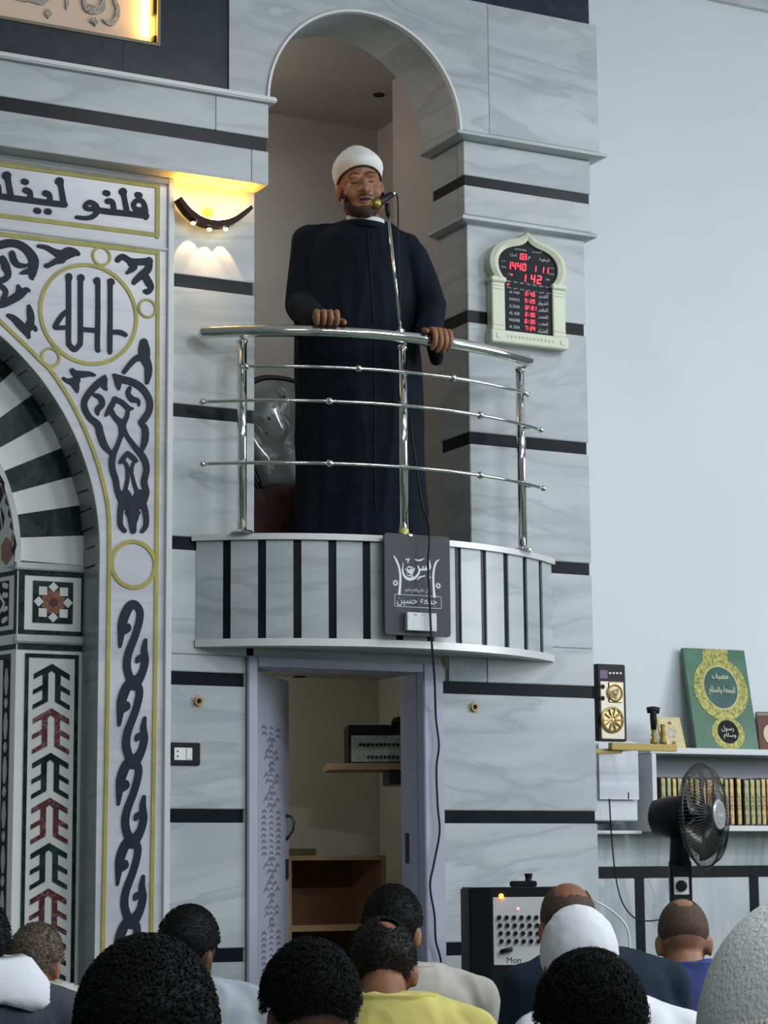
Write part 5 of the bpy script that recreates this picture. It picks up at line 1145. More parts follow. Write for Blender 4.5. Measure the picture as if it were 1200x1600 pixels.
MB().lathe(m0+su*0.255+sv*0.08+ZZ*(zs+hmx+0.013), (0, 0, 1), [(0.05, 0), (0.062, 0.012), (0.05, 0.035), (0.02, 0.042)], 20).build('cup', 'blackp', hd)
YC = 0.80
k0, k1 = U(449, 1337, YC), U(603, 1336, YC); kzt = k0.z; kzb = U(500, 1455, YC).z
cbn = root('wooden_cabinet', ((k0.x+k1.x)/2, YC+0.15, 0), 'low open wooden cabinet standing inside the doorway', 'cabinet')
box('top_board', k0.x, k1.x, YC, YC+0.32, kzt-0.02, kzt, 'woodl', cbn); box('side_panel', k0.x, k0.x+0.02, YC, YC+0.32, 0, kzt-0.02, 'woodl', cbn); box('side_panel', k1.x-0.02, k1.x, YC, YC+0.32, 0, kzt-0.02, 'woodl', cbn)
box('shelf_board', k0.x+0.02, k1.x-0.02, YC, YC+0.31, kzb, kzb+0.025, 'woodl', cbn); box('back_board', k0.x+0.02, k1.x-0.02, YC+0.30, YC+0.32, 0, kzt-0.02, 'wood', cbn); box('bottom_board', k0.x+0.02, k1.x-0.02, YC, YC+0.31, 0.05, 0.07, 'woodl', cbn)
p = U(468, 1332, YC+0.05); bb = box('brown_box', U(449, 1330, YC+0.05).x, U(491, 1330, YC+0.05).x, YC+0.03, YC+0.11, kzt+0.001, kzt+0.03, mat('brown_tin', (0.12, 0.075, 0.03), 0.5, var=0.3), None, bevel=0.002, loc=(p.x, YC+0.07, kzt)); tag(bb, 'flat brown box on top of the wooden cabinet in the doorway', 'box')
# ---- speaker's microphone on a steel rod fixed to the handrail
mr = root('microphone_rod', UD(626, 520, 8.75), 'black microphone on a thin steel rod clamped to the handrail', 'microphone')
ah = ang_px(626, 1.325, ZH); q0 = bp(ah, 1.325, ZH+0.02); dq = (q0-CAM).dot(FWD); q1 = UD(607, 338, dq+0.02); q2 = UD(604, 318, dq+0.02)
MB().tube([q0, q1], 0.0062, 10).build('rod', 'steel', mr, True); MB().lathe(q0-ZZ*0.005, (0, 0, 1), [(0.02, 0), (0.02, 0.012), (0.010, 0.02)], 12).build('rod_clamp', 'steel', mr)
MB().tube([q1-ZZ*0.002, q1+(q2-q1)*0.4, q2], [0.0075, 0.011, 0.010], 10).build('swivel', 'blackp', mr, True)
m1, m2 = UD(614, 303, dq+0.03), UD(582, 321, dq-0.03); md_ = (m2-m1).normalized(); L_ = (m2-m1).length
mic = MB().lathe(m1, md_, [(0.008, 0), (0.0125, 0.006), (0.0145, L_*0.45), (0.0185, L_*0.66), (0.0185, L_*0.70)], 18).build('microphone_body', 'blackp', mr, True)
MB().lathe(m1+md_*(L_*0.70), md_, [(0.019, 0), (0.0225, 0.006), (0.0225, 0.020), (0.019, 0.032), (0.009, 0.040)], 18).build('microphone_head', mat('gold_mesh', (0.45, 0.36, 0.10), 0.4, 0.8, var=0.8, vscale=300, vcol=(0.04, 0.03, 0.01)), mic, True)
MB().ball(m1-md_*0.002, 0.011, 10, 8).build('cable_plug', 'steel', mic, True)
cb2 = root('microphone_cable', UD(688, 1490, 8.3), 'long black cable hanging from the microphone past the notice board to the floor', 'cable')
up_ = [UD(x, y, dq+0.03) for x, y in cr_spline([(615, 301), (620, 305), (622, 320), (622, 360), (623, 400), (624, 450), (626, 500)], 4)]
MB().tube(up_, 0.0033, 6).build('upper_wire', 'blackp', cb2, True)
pth = cr_spline([(641, 655), (645, 690), (652, 740), (660, 790), (668, 815), (671, 840), (669, 880), (671, 930), (673, 975), (675, 1010), (679, 1060), (681, 1120), (686, 1165), (682, 1200), (684, 1260), (687, 1300), (678, 1350), (672, 1385), (679, 1430), (681, 1470), (690, 1510), (692, 1600)], 4)
ys_ = lambda y: -0.24 if y < 800 else (-0.24-(y-800)/40*0.125 if y < 840 else (-0.365 if y < 1010 else (-0.365+(y-1010)/90*0.33 if y < 1100 else -0.035)))
MB().tube([U(x, y, ys_(y)) for x, y in pth], 0.0042, 6).build('wire', 'blackp', cb2, True)
# ================================================================== PEOPLE
def tcap(mb_, p0, r0, p1, r1):
    """tapered capsule (hull of two balls) as a closed shape"""
    mb_.append((Vector(p0), r0, Vector(p1), r1))
def blob(name, caps, ells, lofts, voxel, m, parent, smooth_it=6, extra=None, loc=None):
    """one continuous skin grown over capsules, ellipsoids and lofted rings"""
    me = bpy.data.meshes.new('tmp')
    mb = MB()
    for (p0, r0, p1, r1) in caps:
        L = (p1-p0).length; d = (p1-p0)/max(L, 1e-6)
        prof = [(r0*math.sin(t), -r0*math.cos(t)) for t in [math.pi/2*q/5 for q in range(0, 6)]]+[(r1*math.cos(t), L+r1*math.sin(t)) for t in [math.pi/2*q/5 for q in range(0, 6)]]
        mb.lathe(p0, d, prof, 18)
    for e in ells: mb.ball(*e[:2], 20, 14, *(e[2:3]))
    for l in lofts: mb.loft(l, 32)
    me2 = bpy.data.meshes.new('tmp2'); me2.from_pydata(mb.v, [], mb.f)
    bm = bmesh.new(); bm.from_mesh(me); bm.from_mesh(me2); bmesh.ops.recalc_face_normals(bm, faces=bm.faces); bm.to_mesh(me); bm.free(); bpy.data.meshes.remove(me2)
    o = bpy.data.objects.new('tmp', me); COL.objects.link(o)
    r = o.modifiers.new('r', 'REMESH'); r.mode = 'VOXEL'; r.voxel_size = voxel
    s = o.modifiers.new('s', 'SMOOTH'); s.iterations = smooth_it; s.factor = 0.5
    bpy.context.view_layer.update()
    res = bpy.data.meshes.new_from_object(o.evaluated_get(bpy.context.evaluated_depsgraph_get()))
    bpy.data.objects.remove(o); bpy.data.meshes.remove(me)
    if extra is not None:                                    # separate fingers and the like joined to the same mesh
        bm = bmesh.new(); bm.from_mesh(res); t = bpy.data.meshes.new('t'); t.from_pydata(extra.v, [], extra.f); bm.from_mesh(t); bmesh.ops.recalc_face_normals(bm, faces=bm.faces); bm.to_mesh(res); bm.free()
    o0 = org(parent) if parent is not None else Vector(loc)
    for v in res.vertices: v.co -= o0
    res.polygons.foreach_set('use_smooth', [True]*len(res.polygons)); res.name = name; res.materials.clear()
    ob = link(name, res, parent, m)
    if parent is None: ob.location = o0; ORG[ob] = o0
    return ob
class Frame:
    """local axes of a figure: x to its image right, f the way it faces, z up"""
    def __init__(s, o, ang=0.0):                             # ang 0: faces away from the camera, pi: faces the camera
        s.o = Vector(o); s.x = CR*math.cos(ang)-CF*math.sin(ang); s.f = CF*math.cos(ang)+CR*math.sin(ang)
        s.z = ZZ.copy()
    def tilt(s, pitch=0.0, roll=0.0):                        # nod forward, lean to the image right
        f, x, z = s.f, s.x, s.z
        f2 = f*math.cos(pitch)-z*math.sin(pitch); z2 = z*math.cos(pitch)+f*math.sin(pitch)
        x2 = x*math.cos(roll)-z2*math.sin(roll); z3 = z2*math.cos(roll)+x*math.sin(roll)
        s.f, s.x, s.z = f2, x2, z3; return s
    def __call__(s, x, f, z): return s.o+s.x*x+s.f*f+s.z*z
    def ax(s): return (s.x, s.f, s.z)
def skinmat(name, col): return mat(name, col, 0.5, var=0.25, vscale=22, spec=0.35)
SK1 = skinmat('brown_skin', (0.24, 0.105, 0.055)); SK2 = skinmat('dark_skin', (0.12, 0.055, 0.032)); SK3 = skinmat('tan_skin', (0.30, 0.15, 0.085))
HB = mat('black_hair', (0.006, 0.0055, 0.006), 0.65, spec=0.15); HB2 = mat('soft_black_hair', (0.012, 0.010, 0.010), 0.6, spec=0.2); HG = mat('grey_hair', (0.20, 0.165, 0.13), 0.75, var=0.8, vscale=90, vcol=(0.06, 0.04, 0.03), spec=0.2); HS = mat('stubble_hair', (0.085, 0.052, 0.034), 0.7, var=0.5, vscale=120, vcol=(0.05, 0.035, 0.028), spec=0.25)
def head_parts(H, k=1.0, face=True):
    """skull, jaw, neck, nose, ears around the head centre H.o"""
    A = H.ax()
    ells = [(H(0, -0.012*k, 0.028*k), (0.077*k, 0.096*k, 0.098*k), A), (H(0, 0.022*k, -0.035*k), (0.064*k, 0.074*k, 0.090*k), A), (H(0, 0.045*k, -0.082*k), (0.045*k, 0.045*k, 0.036*k), A)]
    for s_ in (-1, 1): ells.append((H(s_*0.079*k, -0.006*k, -0.022*k), (0.010*k, 0.020*k, 0.032*k), A)); ells.append((H(s_*0.085*k, -0.016*k, -0.014*k), (0.007*k, 0.012*k, 0.024*k), A))
    caps = []
    tcap(caps, H(0, 0.092*k, -0.002*k), 0.011*k, H(0, 0.108*k, -0.034*k), 0.016*k)
    tcap(caps, H(0, -0.018*k, -0.05*k), 0.055*k, H(0, -0.034*k, -0.165*k), 0.060*k)
    return caps, ells
def hair_cap(name, H, k, m, parent, thick=0.012, line=None, bald=None, strands=0, slen=0.012, seed=1, rough=0.0, shape=(1, 1, 1)):
    """hair as its own shell over the skull, cut at the hairline; strands are real little curls"""
    nu, nv = (96, 70) if bald else (56, 40); V = []; keep = []; rad = (0.077*k+thick, 0.096*k+thick, 0.098*k+thick)
    rad = tuple(a*b for a, b in zip(rad, shape)); C_ = (0, -0.012*k, 0.028*k)
    line = line or (lambda d: d.z > -0.62 if d.y < 0.25 else d.z > 0.12+0.25*max(0, d.y-0.25))
    for j in range(nv+1):
        th = math.pi*j/nv
        for i in range(nu):
            a = 2*math.pi*i/nu; d = Vector((math.sin(th)*math.cos(a), math.sin(th)*math.sin(a), math.cos(th)))
            q = 1.0+rough*noise.noise(d*5.0+Vector((seed, 0, 0)))+rough*0.6*noise.noise(d*14.0+Vector((0, seed, 0)))
            z = d.z; tap = 1.0 if z > -0.1 else 1.0-0.22*((-0.1-z)/0.9)**1.2
            V.append(H(C_[0]+rad[0]*d.x*q*tap, C_[1]+rad[1]*d.y*q*tap, C_[2]+rad[2]*d.z*q)); keep.append(line(d) and not (bald and bald(d+Vector((0.09*noise.noise(d*11), 0.09*noise.noise(d*13+Vector((3, 0, 0))), 0.09*noise.noise(d*12+Vector((0, 5, 0))))))))
    F_ = []
    for j in range(nv):
        for i in range(nu):
            f = (j*nu+i, j*nu+(i+1) % nu, (j+1)*nu+(i+1) % nu, (j+1)*nu+i)
            if sum(keep[q] for q in f) >= 3: F_.append(f)
    mb = MB(); mb.add(V, F_)
    if strands:
        rn = random.Random(seed)
        for _ in range(strands):
            f = F_[rn.randrange(len(F_))]; a, b = rn.random(), rn.random()
            p = V[f[0]]*(1-a)*(1-b)+V[f[1]]*a*(1-b)+V[f[2]]*a*b+V[f[3]]*(1-a)*b
            nrm = (p-H(*C_)).normalized(); t = nrm.cross(Vector((rn.random()-.5, rn.random()-.5, rn.random()-.5))).normalized(); s_ = nrm.cross(t)
            l = slen*(0.6+0.8*rn.random()); c = [p-nrm*0.003, p+nrm*l*0.45+t*l*0.35, p+nrm*l*0.75-t*l*0.1+s_*l*0.25, p+nrm*l*0.8-t*l*0.5]
            mb.tube(c, [0.0011, 0.001, 0.0008, 0.0004], 3, False)
    o = mb.build(name, m, parent, True)
    if not strands:
        md = o.modifiers.new('thickness', 'SOLIDIFY'); md.thickness = 0.006; md.offset = -1
    return o
def folds(o, amp, seed=0.0, sx=9.0, sz=4.0):
    """cloth folds as real relief: soft creases along the normals"""
    n = len(o.data.vertices); nr = [v.normal.copy() for v in o.data.vertices]; co = [v.co.copy() for v in o.data.vertices]; out = []
    for p, m_ in zip(co, nr):
        q = noise.noise(Vector((p.x*sx+seed, p.y*sx, p.z*sz)))+0.5*noise.noise(Vector((p.x*sx*2.3, p.y*sx*2.3+seed, p.z*sz*2.0)))
        out += list(p+m_*(amp*(1-2.2*abs(q))))
    o.data.vertices.foreach_set('co', out); o.data.update()
def seated(label, px, py, dep, headw, skin, cloth_m, hair, lean=0.0, turn=0.0, roll=0.0, shw=1.0, drop=0.215, hk=None, group='men seated on the floor', build_hair=True, z_floor=True, fat=1.0, shx=0.0):
    """a man sitting cross-legged on the carpet, head centre at photo point (px, py)"""
    hc = UD(px, py, dep); k = (headw/0.175) if hk is None else hk
    base = Vector((hc.x, hc.y, 0)); H = Frame(hc, turn).tilt(lean, roll)
    T = Frame((hc.x, hc.y, 0), turn*0.35); zs_ = hc.z-drop*k; b0 = 0.06
    nk = -(0.034+0.17*math.sin(lean))*k*0.95                # a bowed head hangs in front of the shoulders
    caps, ells = head_parts(H, k)
    X0 = shx
    inn = [(T(X0, nk-0.02, z_), T.x, T.f, a*0.88*shw*fat, b_*0.88*fat) for z_, a, b_ in ((b0, 0.18, 0.15), (zs_*0.45, 0.16, 0.12), (zs_*0.82, 0.165, 0.11), (zs_-0.02, 0.12, 0.075))]
    tcap(caps, H(0, -0.034*k, -0.15*k), 0.056*k, T(X0*0.7, nk-0.01, zs_-0.05), 0.062*k)
    for s_ in (-1, 1):
        sh = T(X0+s_*0.165*shw, nk-0.01, zs_-0.06); el = T(X0+s_*0.200*shw, nk+0.05, zs_*0.52); ha = T(X0+s_*0.13*shw, nk+0.26, 0.22)
        tcap(caps, sh, 0.045, el, 0.036); tcap(caps, el, 0.036, ha, 0.026); tcap(caps, ha, 0.03, ha+T.f*0.07-ZZ*0.03, 0.024)
        kn = T(X0+s_*0.16, nk+0.28, 0.11); tcap(caps, T(X0+s_*0.09, nk, 0.10), 0.075, kn, 0.058); tcap(caps, kn, 0.055, T(X0-s_*0.05, nk+0.30, 0.055), 0.035)
    p = blob('person', caps, ells, [inn], 0.0075, skin, None, 4, None, base)
    tag(p, label, 'person', group)
    # clothing: a continuous garment over torso, arms and legs
    cc = []; ce = []; Lf = [[(T(X0, nk-0.02, z_), T.x, T.f, a*shw*fat, b_*fat) for z_, a, b_ in ((0.02, 0.20, 0.17), (0.15, 0.205, 0.165), (zs_*0.5, 0.19, 0.145), (zs_*0.8, 0.205, 0.135), (zs_-0.045, 0.185, 0.110), (zs_+0.005, 0.13, 0.085), (zs_+0.035, 0.075*k/shw/fat, 0.075*k/fat))]]
    for s_ in (-1, 1):
        sh = T(X0+s_*0.172*shw, nk-0.012, zs_-0.065); el = T(X0+s_*0.205*shw, nk+0.05, zs_*0.50); ha = T(X0+s_*0.145*shw, nk+0.22, 0.24)
        tcap(cc, T(X0+s_*0.07*shw, nk-0.01, zs_-0.02), 0.055, sh, 0.066); tcap(cc, sh, 0.066, el, 0.055); tcap(cc, el, 0.054, ha, 0.042)
        kn = T(X0+s_*0.17, nk+0.29, 0.11); tcap(cc, T(X0+s_*0.09, nk, 0.11), 0.10, kn, 0.078); tcap(cc, kn, 0.075, T(X0-s_*0.03, nk+0.31, 0.055), 0.045)
    g = blob('garment', cc, ce, Lf, 0.009, cloth_m, p, 8); folds(g, 0.006, px)
    return p, H, T, k, zs_, nk, X0
def collar(parent, H, T, k, zs_, nk, X0, m, h=0.035, r=0.066, name='collar', open_f=True):
    c = H(0, -0.036*k, -0.165*k); b = T(X0, nk-0.012, zs_+0.034); up = (c-b).normalized(); V = []
    n = 26; pr = [(0.0, 1.16), (h*0.5, 1.10), (h, 1.02), (h*1.02, 1.10), (h*0.35, 1.30), (-h*0.25, 1.42)]
    for (z_, q) in pr:
        for i in range(n):
            a = 2*math.pi*i/n; V.append(b.lerp(c, 0.12)+T.x*(r*k*q*1.04*math.cos(a))+T.f*(r*k*q*0.98*math.sin(a))+up*z_)
    F_ = [(j*n+i, j*n+(i+1) % n, (j+1)*n+(i+1) % n, (j+1)*n+i) for j in range(len(pr)-1) for i in range(n)]
    o = mk(name, V, F_, m, parent, True); md = o.modifiers.new('t', 'SOLIDIFY'); md.thickness = 0.003; return o
def cl(name, col, var=0.12, rough=0.85): return mat(name, col, rough, var=var, vscale=9, bump=0.25, bscale=26, spec=0.2)
low = lambda d: d.z > (-0.66 if d.y < 0.1 else (-0.15 if d.y < 0.35 else 0.2))
# big dark head in front, left
p, H, T, k, zs_, nk, X0 = seated('man with round cropped black hair filling the lower left foreground', 229, 1640, 2.68, 0.2, SK2, cl('charcoal_shirt', (0.03, 0.03, 0.035)), HB, lean=0.35, hk=0.96, drop=0.12)
hair_cap('hair', H, k, HB, p, 0.012, low, strands=9000, slen=0.005, seed=3, rough=0.012)
# curly head, middle
p, H, T, k, zs_, nk, X0 = seated('man with curly black hair and left ear showing, in front of the yellow shirt', 485, 1588, 3.97, 0.19, SK2, cl('white_shirt', (0.62, 0.63, 0.65)), HB, lean=0.4, turn=-0.25, hk=0.92, drop=0.105)
hair_cap('hair', H, k, HB, p, 0.013, lambda d: d.z > (-0.55 if d.y < 0.0 else (-0.2 if d.y < 0.3 else 0.15)) and not (abs(d.x) > 0.8 and d.z < -0.2 and d.y > -0.25), strands=7000, slen=0.010, seed=8, rough=0.02)
collar(p, H, T, k, zs_, nk, X0, bpy.data.materials['white_shirt'])
# wavy head, right of middle
p, H, T, k, zs_, nk, X0 = seated('man with thick wavy black hair in front of the white prayer cap', 924, 1614, 3.9, 0.19, SK1, cl('grey_tshirt', (0.20, 0.20, 0.21)), HB, lean=0.4, turn=-0.2, hk=0.92, drop=0.12)
hair_cap('hair', H, k, HB, p, 0.015, lambda d: d.z > (-0.5 if d.y < 0.0 else (-0.15 if d.y < 0.3 else 0.15)) and not (abs(d.x) > 0.8 and d.z < -0.2 and d.y > -0.25), strands=8000, slen=0.016, seed=21, rough=0.035)
# yellow shirt
YSH = cl('yellow_shirt', (0.56, 0.51, 0.16), 0.08)
p, H, T, k, zs_, nk, X0 = seated('man in a yellow shirt with a bald spot on his crown', 598, 1518, 5.35, 0.175, SK1, YSH, HB2, lean=0.6, turn=-0.05, hk=0.95, shw=0.98, fat=1.06, shx=0.035, drop=0.085)
hair_cap('hair', H, k, HB2, p, 0.007, low, strands=3000, slen=0.006, bald=lambda d: (d-Vector((0.18, -0.80, 0.57))).length < 0.30, rough=0.02, seed=4)
collar(p, H, T, k, zs_, nk, X0, YSH, 0.045)
# beige shirt, dark cap of hair behind the yellow shirt
BSH = cl('beige_shirt', (0.46, 0.44, 0.40), 0.08)
p, H, T, k, zs_, nk, X0 = seated('man in a beige shirt sitting before the doorway, right ear showing', 614, 1456, 6.35, 0.18, SK3, BSH, HB, lean=0.3, turn=0.25, hk=0.97, shx=0.06, shw=1.05, drop=0.125)
hair_cap('hair', H, k, HB, p, 0.008, low, strands=2500, slen=0.006, rough=0.012, seed=6); collar(p, H, T, k, zs_, nk, X0, BSH)
# left: light blue collar
LSH = cl('pale_blue_shirt', (0.36, 0.42, 0.47), 0.15)
p, H, T, k, zs_, nk, X0 = seated('man with cropped black hair and pale blue striped collar at the left pilaster', 293, 1489, 6.2, 0.175, SK2, LSH, HB, lean=0.35, turn=0.45, roll=0.08, hk=0.99, shx=0.06, shw=1.05, drop=0.1)
hair_cap('hair', H, k, HB, p, 0.006, low, strands=2500, slen=0.005, rough=0.01, seed=9); collar(p, H, T, k, zs_, nk, X0, LSH, 0.03)
# far left: grey hair, beige shirt
p, H, T, k, zs_, nk, X0 = seated('grey-haired man in a beige shirt below the mihrab pilaster', 56, 1509, 7.1, 0.175, SK3, cl('stone_shirt', (0.50, 0.49, 0.45), 0.06), HG, lean=0.45, turn=0.15, hk=0.98, shx=0.05, drop=0.085)
hair_cap('hair', H, k, HG, p, 0.008, low, strands=2500, slen=0.008, seed=12, rough=0.02); collar(p, H, T, k, zs_, nk, X0, bpy.data.materials['stone_shirt'], 0.04)
# far left edge: navy jacket, white scarf
NJ = cl('slate_jacket', (0.055, 0.065, 0.085), 0.2)
p, H, T, k, zs_, nk, X0 = seated('man in a slate jacket with a white scarf at the left edge', -47, 1500, 4.55, 0.18, SK2, NJ, HB, lean=0.3, hk=0.97, shx=0.03, shw=1.05, drop=0.06)
hair_cap('hair', H, k, HB, p, 0.008, low, strands=2500, slen=0.006, rough=0.012, seed=14)
mbs = MB(); b = T(X0, nk-0.02, zs_); V = []; n = 36; prof = [(0.085, 0.055), (0.080, 0.072), (0.10, 0.062), (0.13, 0.030), (0.152, -0.015), (0.145, -0.03)]
for j, (r_, z_) in enumerate(prof):
    for i in range(n):
        a = 2*math.pi*i/n; wv = 1+0.03*math.sin(5*a+j)+0.02*math.sin(11*a+2*j); V.append(b+T.x*(r_*wv*1.12*math.cos(a))+T.f*(r_*wv*0.86*math.sin(a))+ZZ*(z_+0.012*math.sin(4*a+j*1.3)*(j/5)))
o = mk('scarf', V, [(j*n+i, j*n+(i+1) % n, (j+1)*n+(i+1) % n, (j+1)*n+i) for j in range(len(prof)-1) for i in range(n)], cl('white_towel', (0.70, 0.72, 0.78), 0.05), p, True); o.modifiers.new('t', 'SOLIDIFY').thickness = 0.008
# white prayer cap man
WSH = cl('white_robe', (0.68, 0.70, 0.74), 0.04)
p, H, T, k, zs_, nk, X0 = seated('man in a white head cloth and white robe, before the loudspeaker', 905, 1510, 4.9, 0.19, SK1, WSH, HB, lean=0.3, turn=-0.1, hk=0.92, shx=0.06, shw=0.95, drop=0.105)
o = hair_cap('head_cloth', H, k, WSH, p, 0.016, lambda d: d.z > (-0.98 if d.y < 0.1 else (-0.6 if abs(d.x) > 0.7 and d.y < 0.4 else 0.25)), rough=0.022, seed=31, shape=(1.0, 1.0, 1.02))
# bald man in navy jacket
NV = cl('navy_jacket', (0.012, 0.022, 0.042), 0.2)
p, H, T, k, zs_, nk, X0 = seated('balding man in a navy jacket behind the white head cloth', 888, 1450, 6.0, 0.17, SK1, NV, HB, lean=0.35, turn=-0.1, hk=0.95, shw=1.08, fat=1.05, shx=0.06, drop=0.09)
hair_cap('hair', H, k, HS, p, 0.003, low, bald=lambda d: d.z > 0.34 and abs(d.x-0.1) < 0.60, seed=33)
# blue shirt
BL = cl('royal_blue_shirt', (0.055, 0.075, 0.24), 0.12)
p, H, T, k, zs_, nk, X0 = seated('man in a blue shirt with shaved head under the fan', 1068, 1470, 6.6, 0.165, SK3, BL, HB, lean=0.3, turn=0.05, hk=0.96, shx=0.045, drop=0.095)
hair_cap('hair', H, k, HS, p, 0.0025, lambda d: d.z > (-0.50 if d.y < 0.1 else (-0.1 if d.y < 0.35 else 0.2)), bald=lambda d: (d-Vector((0.05, -0.55, 0.83))).length < 0.40, seed=35); collar(p, H, T, k, zs_, nk, X0, BL, 0.05)
# knitted white cap at the lower right
WK = mat('white_knit', (0.76, 0.77, 0.74), 0.95, var=0.05, vscale=60, bump=0.35, bscale=260, spec=0.1)
p, H, T, k, zs_, nk, X0 = seated('man in a white knitted cap, cut off at the lower right corner', 1292, 1690, 1.63, 0.2, SK2, cl('grey_robe', (0.40, 0.40, 0.40)), HB, lean=0.2, hk=1.0, drop=0.16)
o = hair_cap('knitted_cap', H, k, WK, p, 0.016, lambda d: d.z > (-0.25 if d.y < 0.2 else 0.05), rough=0.005, seed=41, shape=(1.03, 1.03, 0.98))
mbk = MB(); n = 150
for i in range(n):
    a = 2*math.pi*i/n; q = [H(0.0975*k*math.cos(a), -0.012*k+0.1165*k*math.sin(a), 0.018*k+z_) for z_ in (-0.034, -0.006, 0.014)]; mbk.tube(q, [0.0018, 0.0026, 0.0018], 4)
o = mbk.build('ribbed_band', mat('grey_rib', (0.42, 0.43, 0.41), 0.95), p, True)
# ================================================================== THE SPEAKER IN THE PULPIT
P0 = U(575, 600, 0.03); MPX = (P0-CAM).dot(FWD)/F_PX
def I(px, py, off=0.0): return UP(px, py, P0-CF*off, CF)     # off: metres towards the hall from the body axis
ROBE = mat('navy_robe_cloth', (0.005, 0.008, 0.0165), 0.85, var=0.25, vscale=5, bump=0.25, bscale=9, spec=0.2)
base = Vector((P0.x, P0.y, 2.15))
HF = Frame((0, 0, 0)); tn = 0.16
HF.o = I(562, 290, 0.06); HF.x = CR*math.cos(tn)+CF*math.sin(tn); HF.f = -CF*math.cos(tn)+CR*math.sin(tn); HF.tilt(0.10, -0.12)
k = 1.13; A = HF.ax()
caps, ells = head_parts(HF, k)
# fuller face: cheeks, brow, lips, chin
for s_ in (-1, 1):
    ells.append((HF(s_*0.040*k, 0.062*k, -0.040*k), (0.030*k, 0.026*k, 0.028*k), A)); ells.append((HF(s_*0.030*k, 0.078*k, 0.020*k), (0.026*k, 0.014*k, 0.010*k), A))
    ells.append((HF(s_*0.050*k, 0.028*k, -0.078*k), (0.027*k, 0.034*k, 0.034*k), A)); ells.append((HF(s_*0.015*k, 0.098*k, -0.034*k), (0.010*k, 0.011*k, 0.009*k), A))
    ells.append((HF(s_*0.030*k, 0.072*k, 0.001*k), (0.016*k, 0.013*k, 0.010*k), A))
ells.append((HF(0, 0.072*k, -0.062*k), (0.030*k, 0.020*k, 0.016*k), A)); ells.append((HF(0, 0.072*k, -0.112*k), (0.030*k, 0.022*k, 0.018*k), A))
ells.append((HF(0, 0.052*k, -0.092*k), (0.056*k, 0.036*k, 0.040*k), A))
tcap(caps, HF(0, -0.02, -0.10), 0.062, I(575, 372, 0.0), 0.075)
# body under the robe
bod = [(I((a+b)/2, y, 0), CR, CF, (b-a)/2*MPX*0.9, d*0.9) for y, a, b, d in ((832, 478, 652, 0.13), (700, 480, 645, 0.15), (600, 478, 645, 0.16), (480, 482, 640, 0.15), (400, 490, 635, 0.12), (366, 520, 605, 0.08))]
hr_l = bp(ang_px(509, 1.325, ZH), 1.325, ZH); hr_r = bp(ang_px(684, 1.325, ZH), 1.325, ZH)
tdir = lambda px: (bp(ang_px(px+4, 1.325, ZH), 1.325, ZH)-bp(ang_px(px-4, 1.325, ZH), 1.325, ZH)).normalized()
tl_, tr_ = tdir(509), tdir(684); ol, orr = Vector((-tl_.y, tl_.x, 0))*-1, Vector((-tr_.y, tr_.x, 0))*-1
if ol.dot(-CF) < 0: ol = -ol
if orr.dot(-CF) < 0: orr = -orr
shl, shr = I(484, 380, 0), I(640, 396, 0)
ell_, elr = I(470, 486, 0.06), I(680, 486, 0.03)
wl, wr = hr_l-ol*0.075+ZZ*0.055-tl_*0.015, hr_r-orr*0.07+ZZ*0.045+tr_*0.004
for a, b, c in ((shl, ell_, wl), (shr, elr, wr)): tcap(caps, a, 0.05, b, 0.042); tcap(caps, b, 0.042, c, 0.030)
# hands: palms belong to the continuous skin, fingers are separate chains joined to it
fing = MB()
def finger(pts, r): 
    q = cr_spline([tuple(p) for p in pts], 4); n = len(q); fing.tube([Vector(p) for p in q], [r*(1.05-0.28*i/(n-1)) for i in range(n)], 10); fing.ball(Vector(q[-1]), r*0.78, 10, 6); fing.ball(Vector(q[0]), r*1.05, 10, 6)
# his right hand (image left): loose fist set down on the rail
pl = hr_l-ol*0.010+ZZ*0.058
ells.append((pl, (0.054, 0.044, 0.032), (tl_, ol, ZZ))); tcap(caps, wl, 0.030, pl, 0.028)
for i, (u, ln_) in enumerate(((-0.040, 1.0), (-0.014, 1.15), (0.012, 1.15), (0.037, 1.1))):
    b0 = pl+tl_*u+ol*0.020+ZZ*0.010
    finger([b0, b0+ol*0.026*ln_+ZZ*0.002, b0+ol*0.036*ln_-ZZ*0.020, b0+ol*0.024-ZZ*0.040, b0+ol*0.004-ZZ*0.034], 0.0122)
finger([pl+tl_*0.044-ol*0.006-ZZ*0.006, pl+tl_*0.066+ol*0.014-ZZ*0.014, pl+tl_*0.070+ol*0.032-ZZ*0.024], 0.0125)
# his left hand (image right): gripping the rail
pr = hr_r-orr*0.010+ZZ*0.038
ells.append((pr, (0.052, 0.042, 0.020), (tr_, orr, ZZ))); tcap(caps, wr, 0.029, pr-orr*0.01, 0.024)
for i, (u, ln_) in enumerate(((-0.037, 1.08), (-0.0125, 1.18), (0.0125, 1.15), (0.037, 1.0))):
    b0 = pr+tr_*u+orr*0.020+ZZ*0.002
    finger([b0, b0+orr*0.022-ZZ*0.006, b0+orr*0.030*ln_-ZZ*0.032*ln_, b0+orr*0.024*ln_-ZZ*0.056*ln_, b0+orr*0.006-ZZ*0.070*ln_], 0.0122)
finger([pr-tr_*0.042-orr*0.006, pr-tr_*0.066+orr*0.016-ZZ*0.002, pr-tr_*0.070+orr*0.040-ZZ*0.010], 0.0130)
for s_ in (-1, 1): tcap(caps, base+CR*(s_*0.09)+ZZ*0.35, 0.07, base+CR*(s_*0.09)+ZZ*0.06, 0.05); tcap(caps, base+CR*(s_*0.09)+ZZ*0.045, 0.042, base+CR*(s_*0.11)-CF*0.13+ZZ*0.035, 0.034)
SKI = mat('speaker_skin', (0.33, 0.155, 0.085), 0.45, var=0.25, vscale=25, spec=0.4)
imam = blob('person', caps, ells, [bod], 0.0055, SKI, None, 3, fing, base)
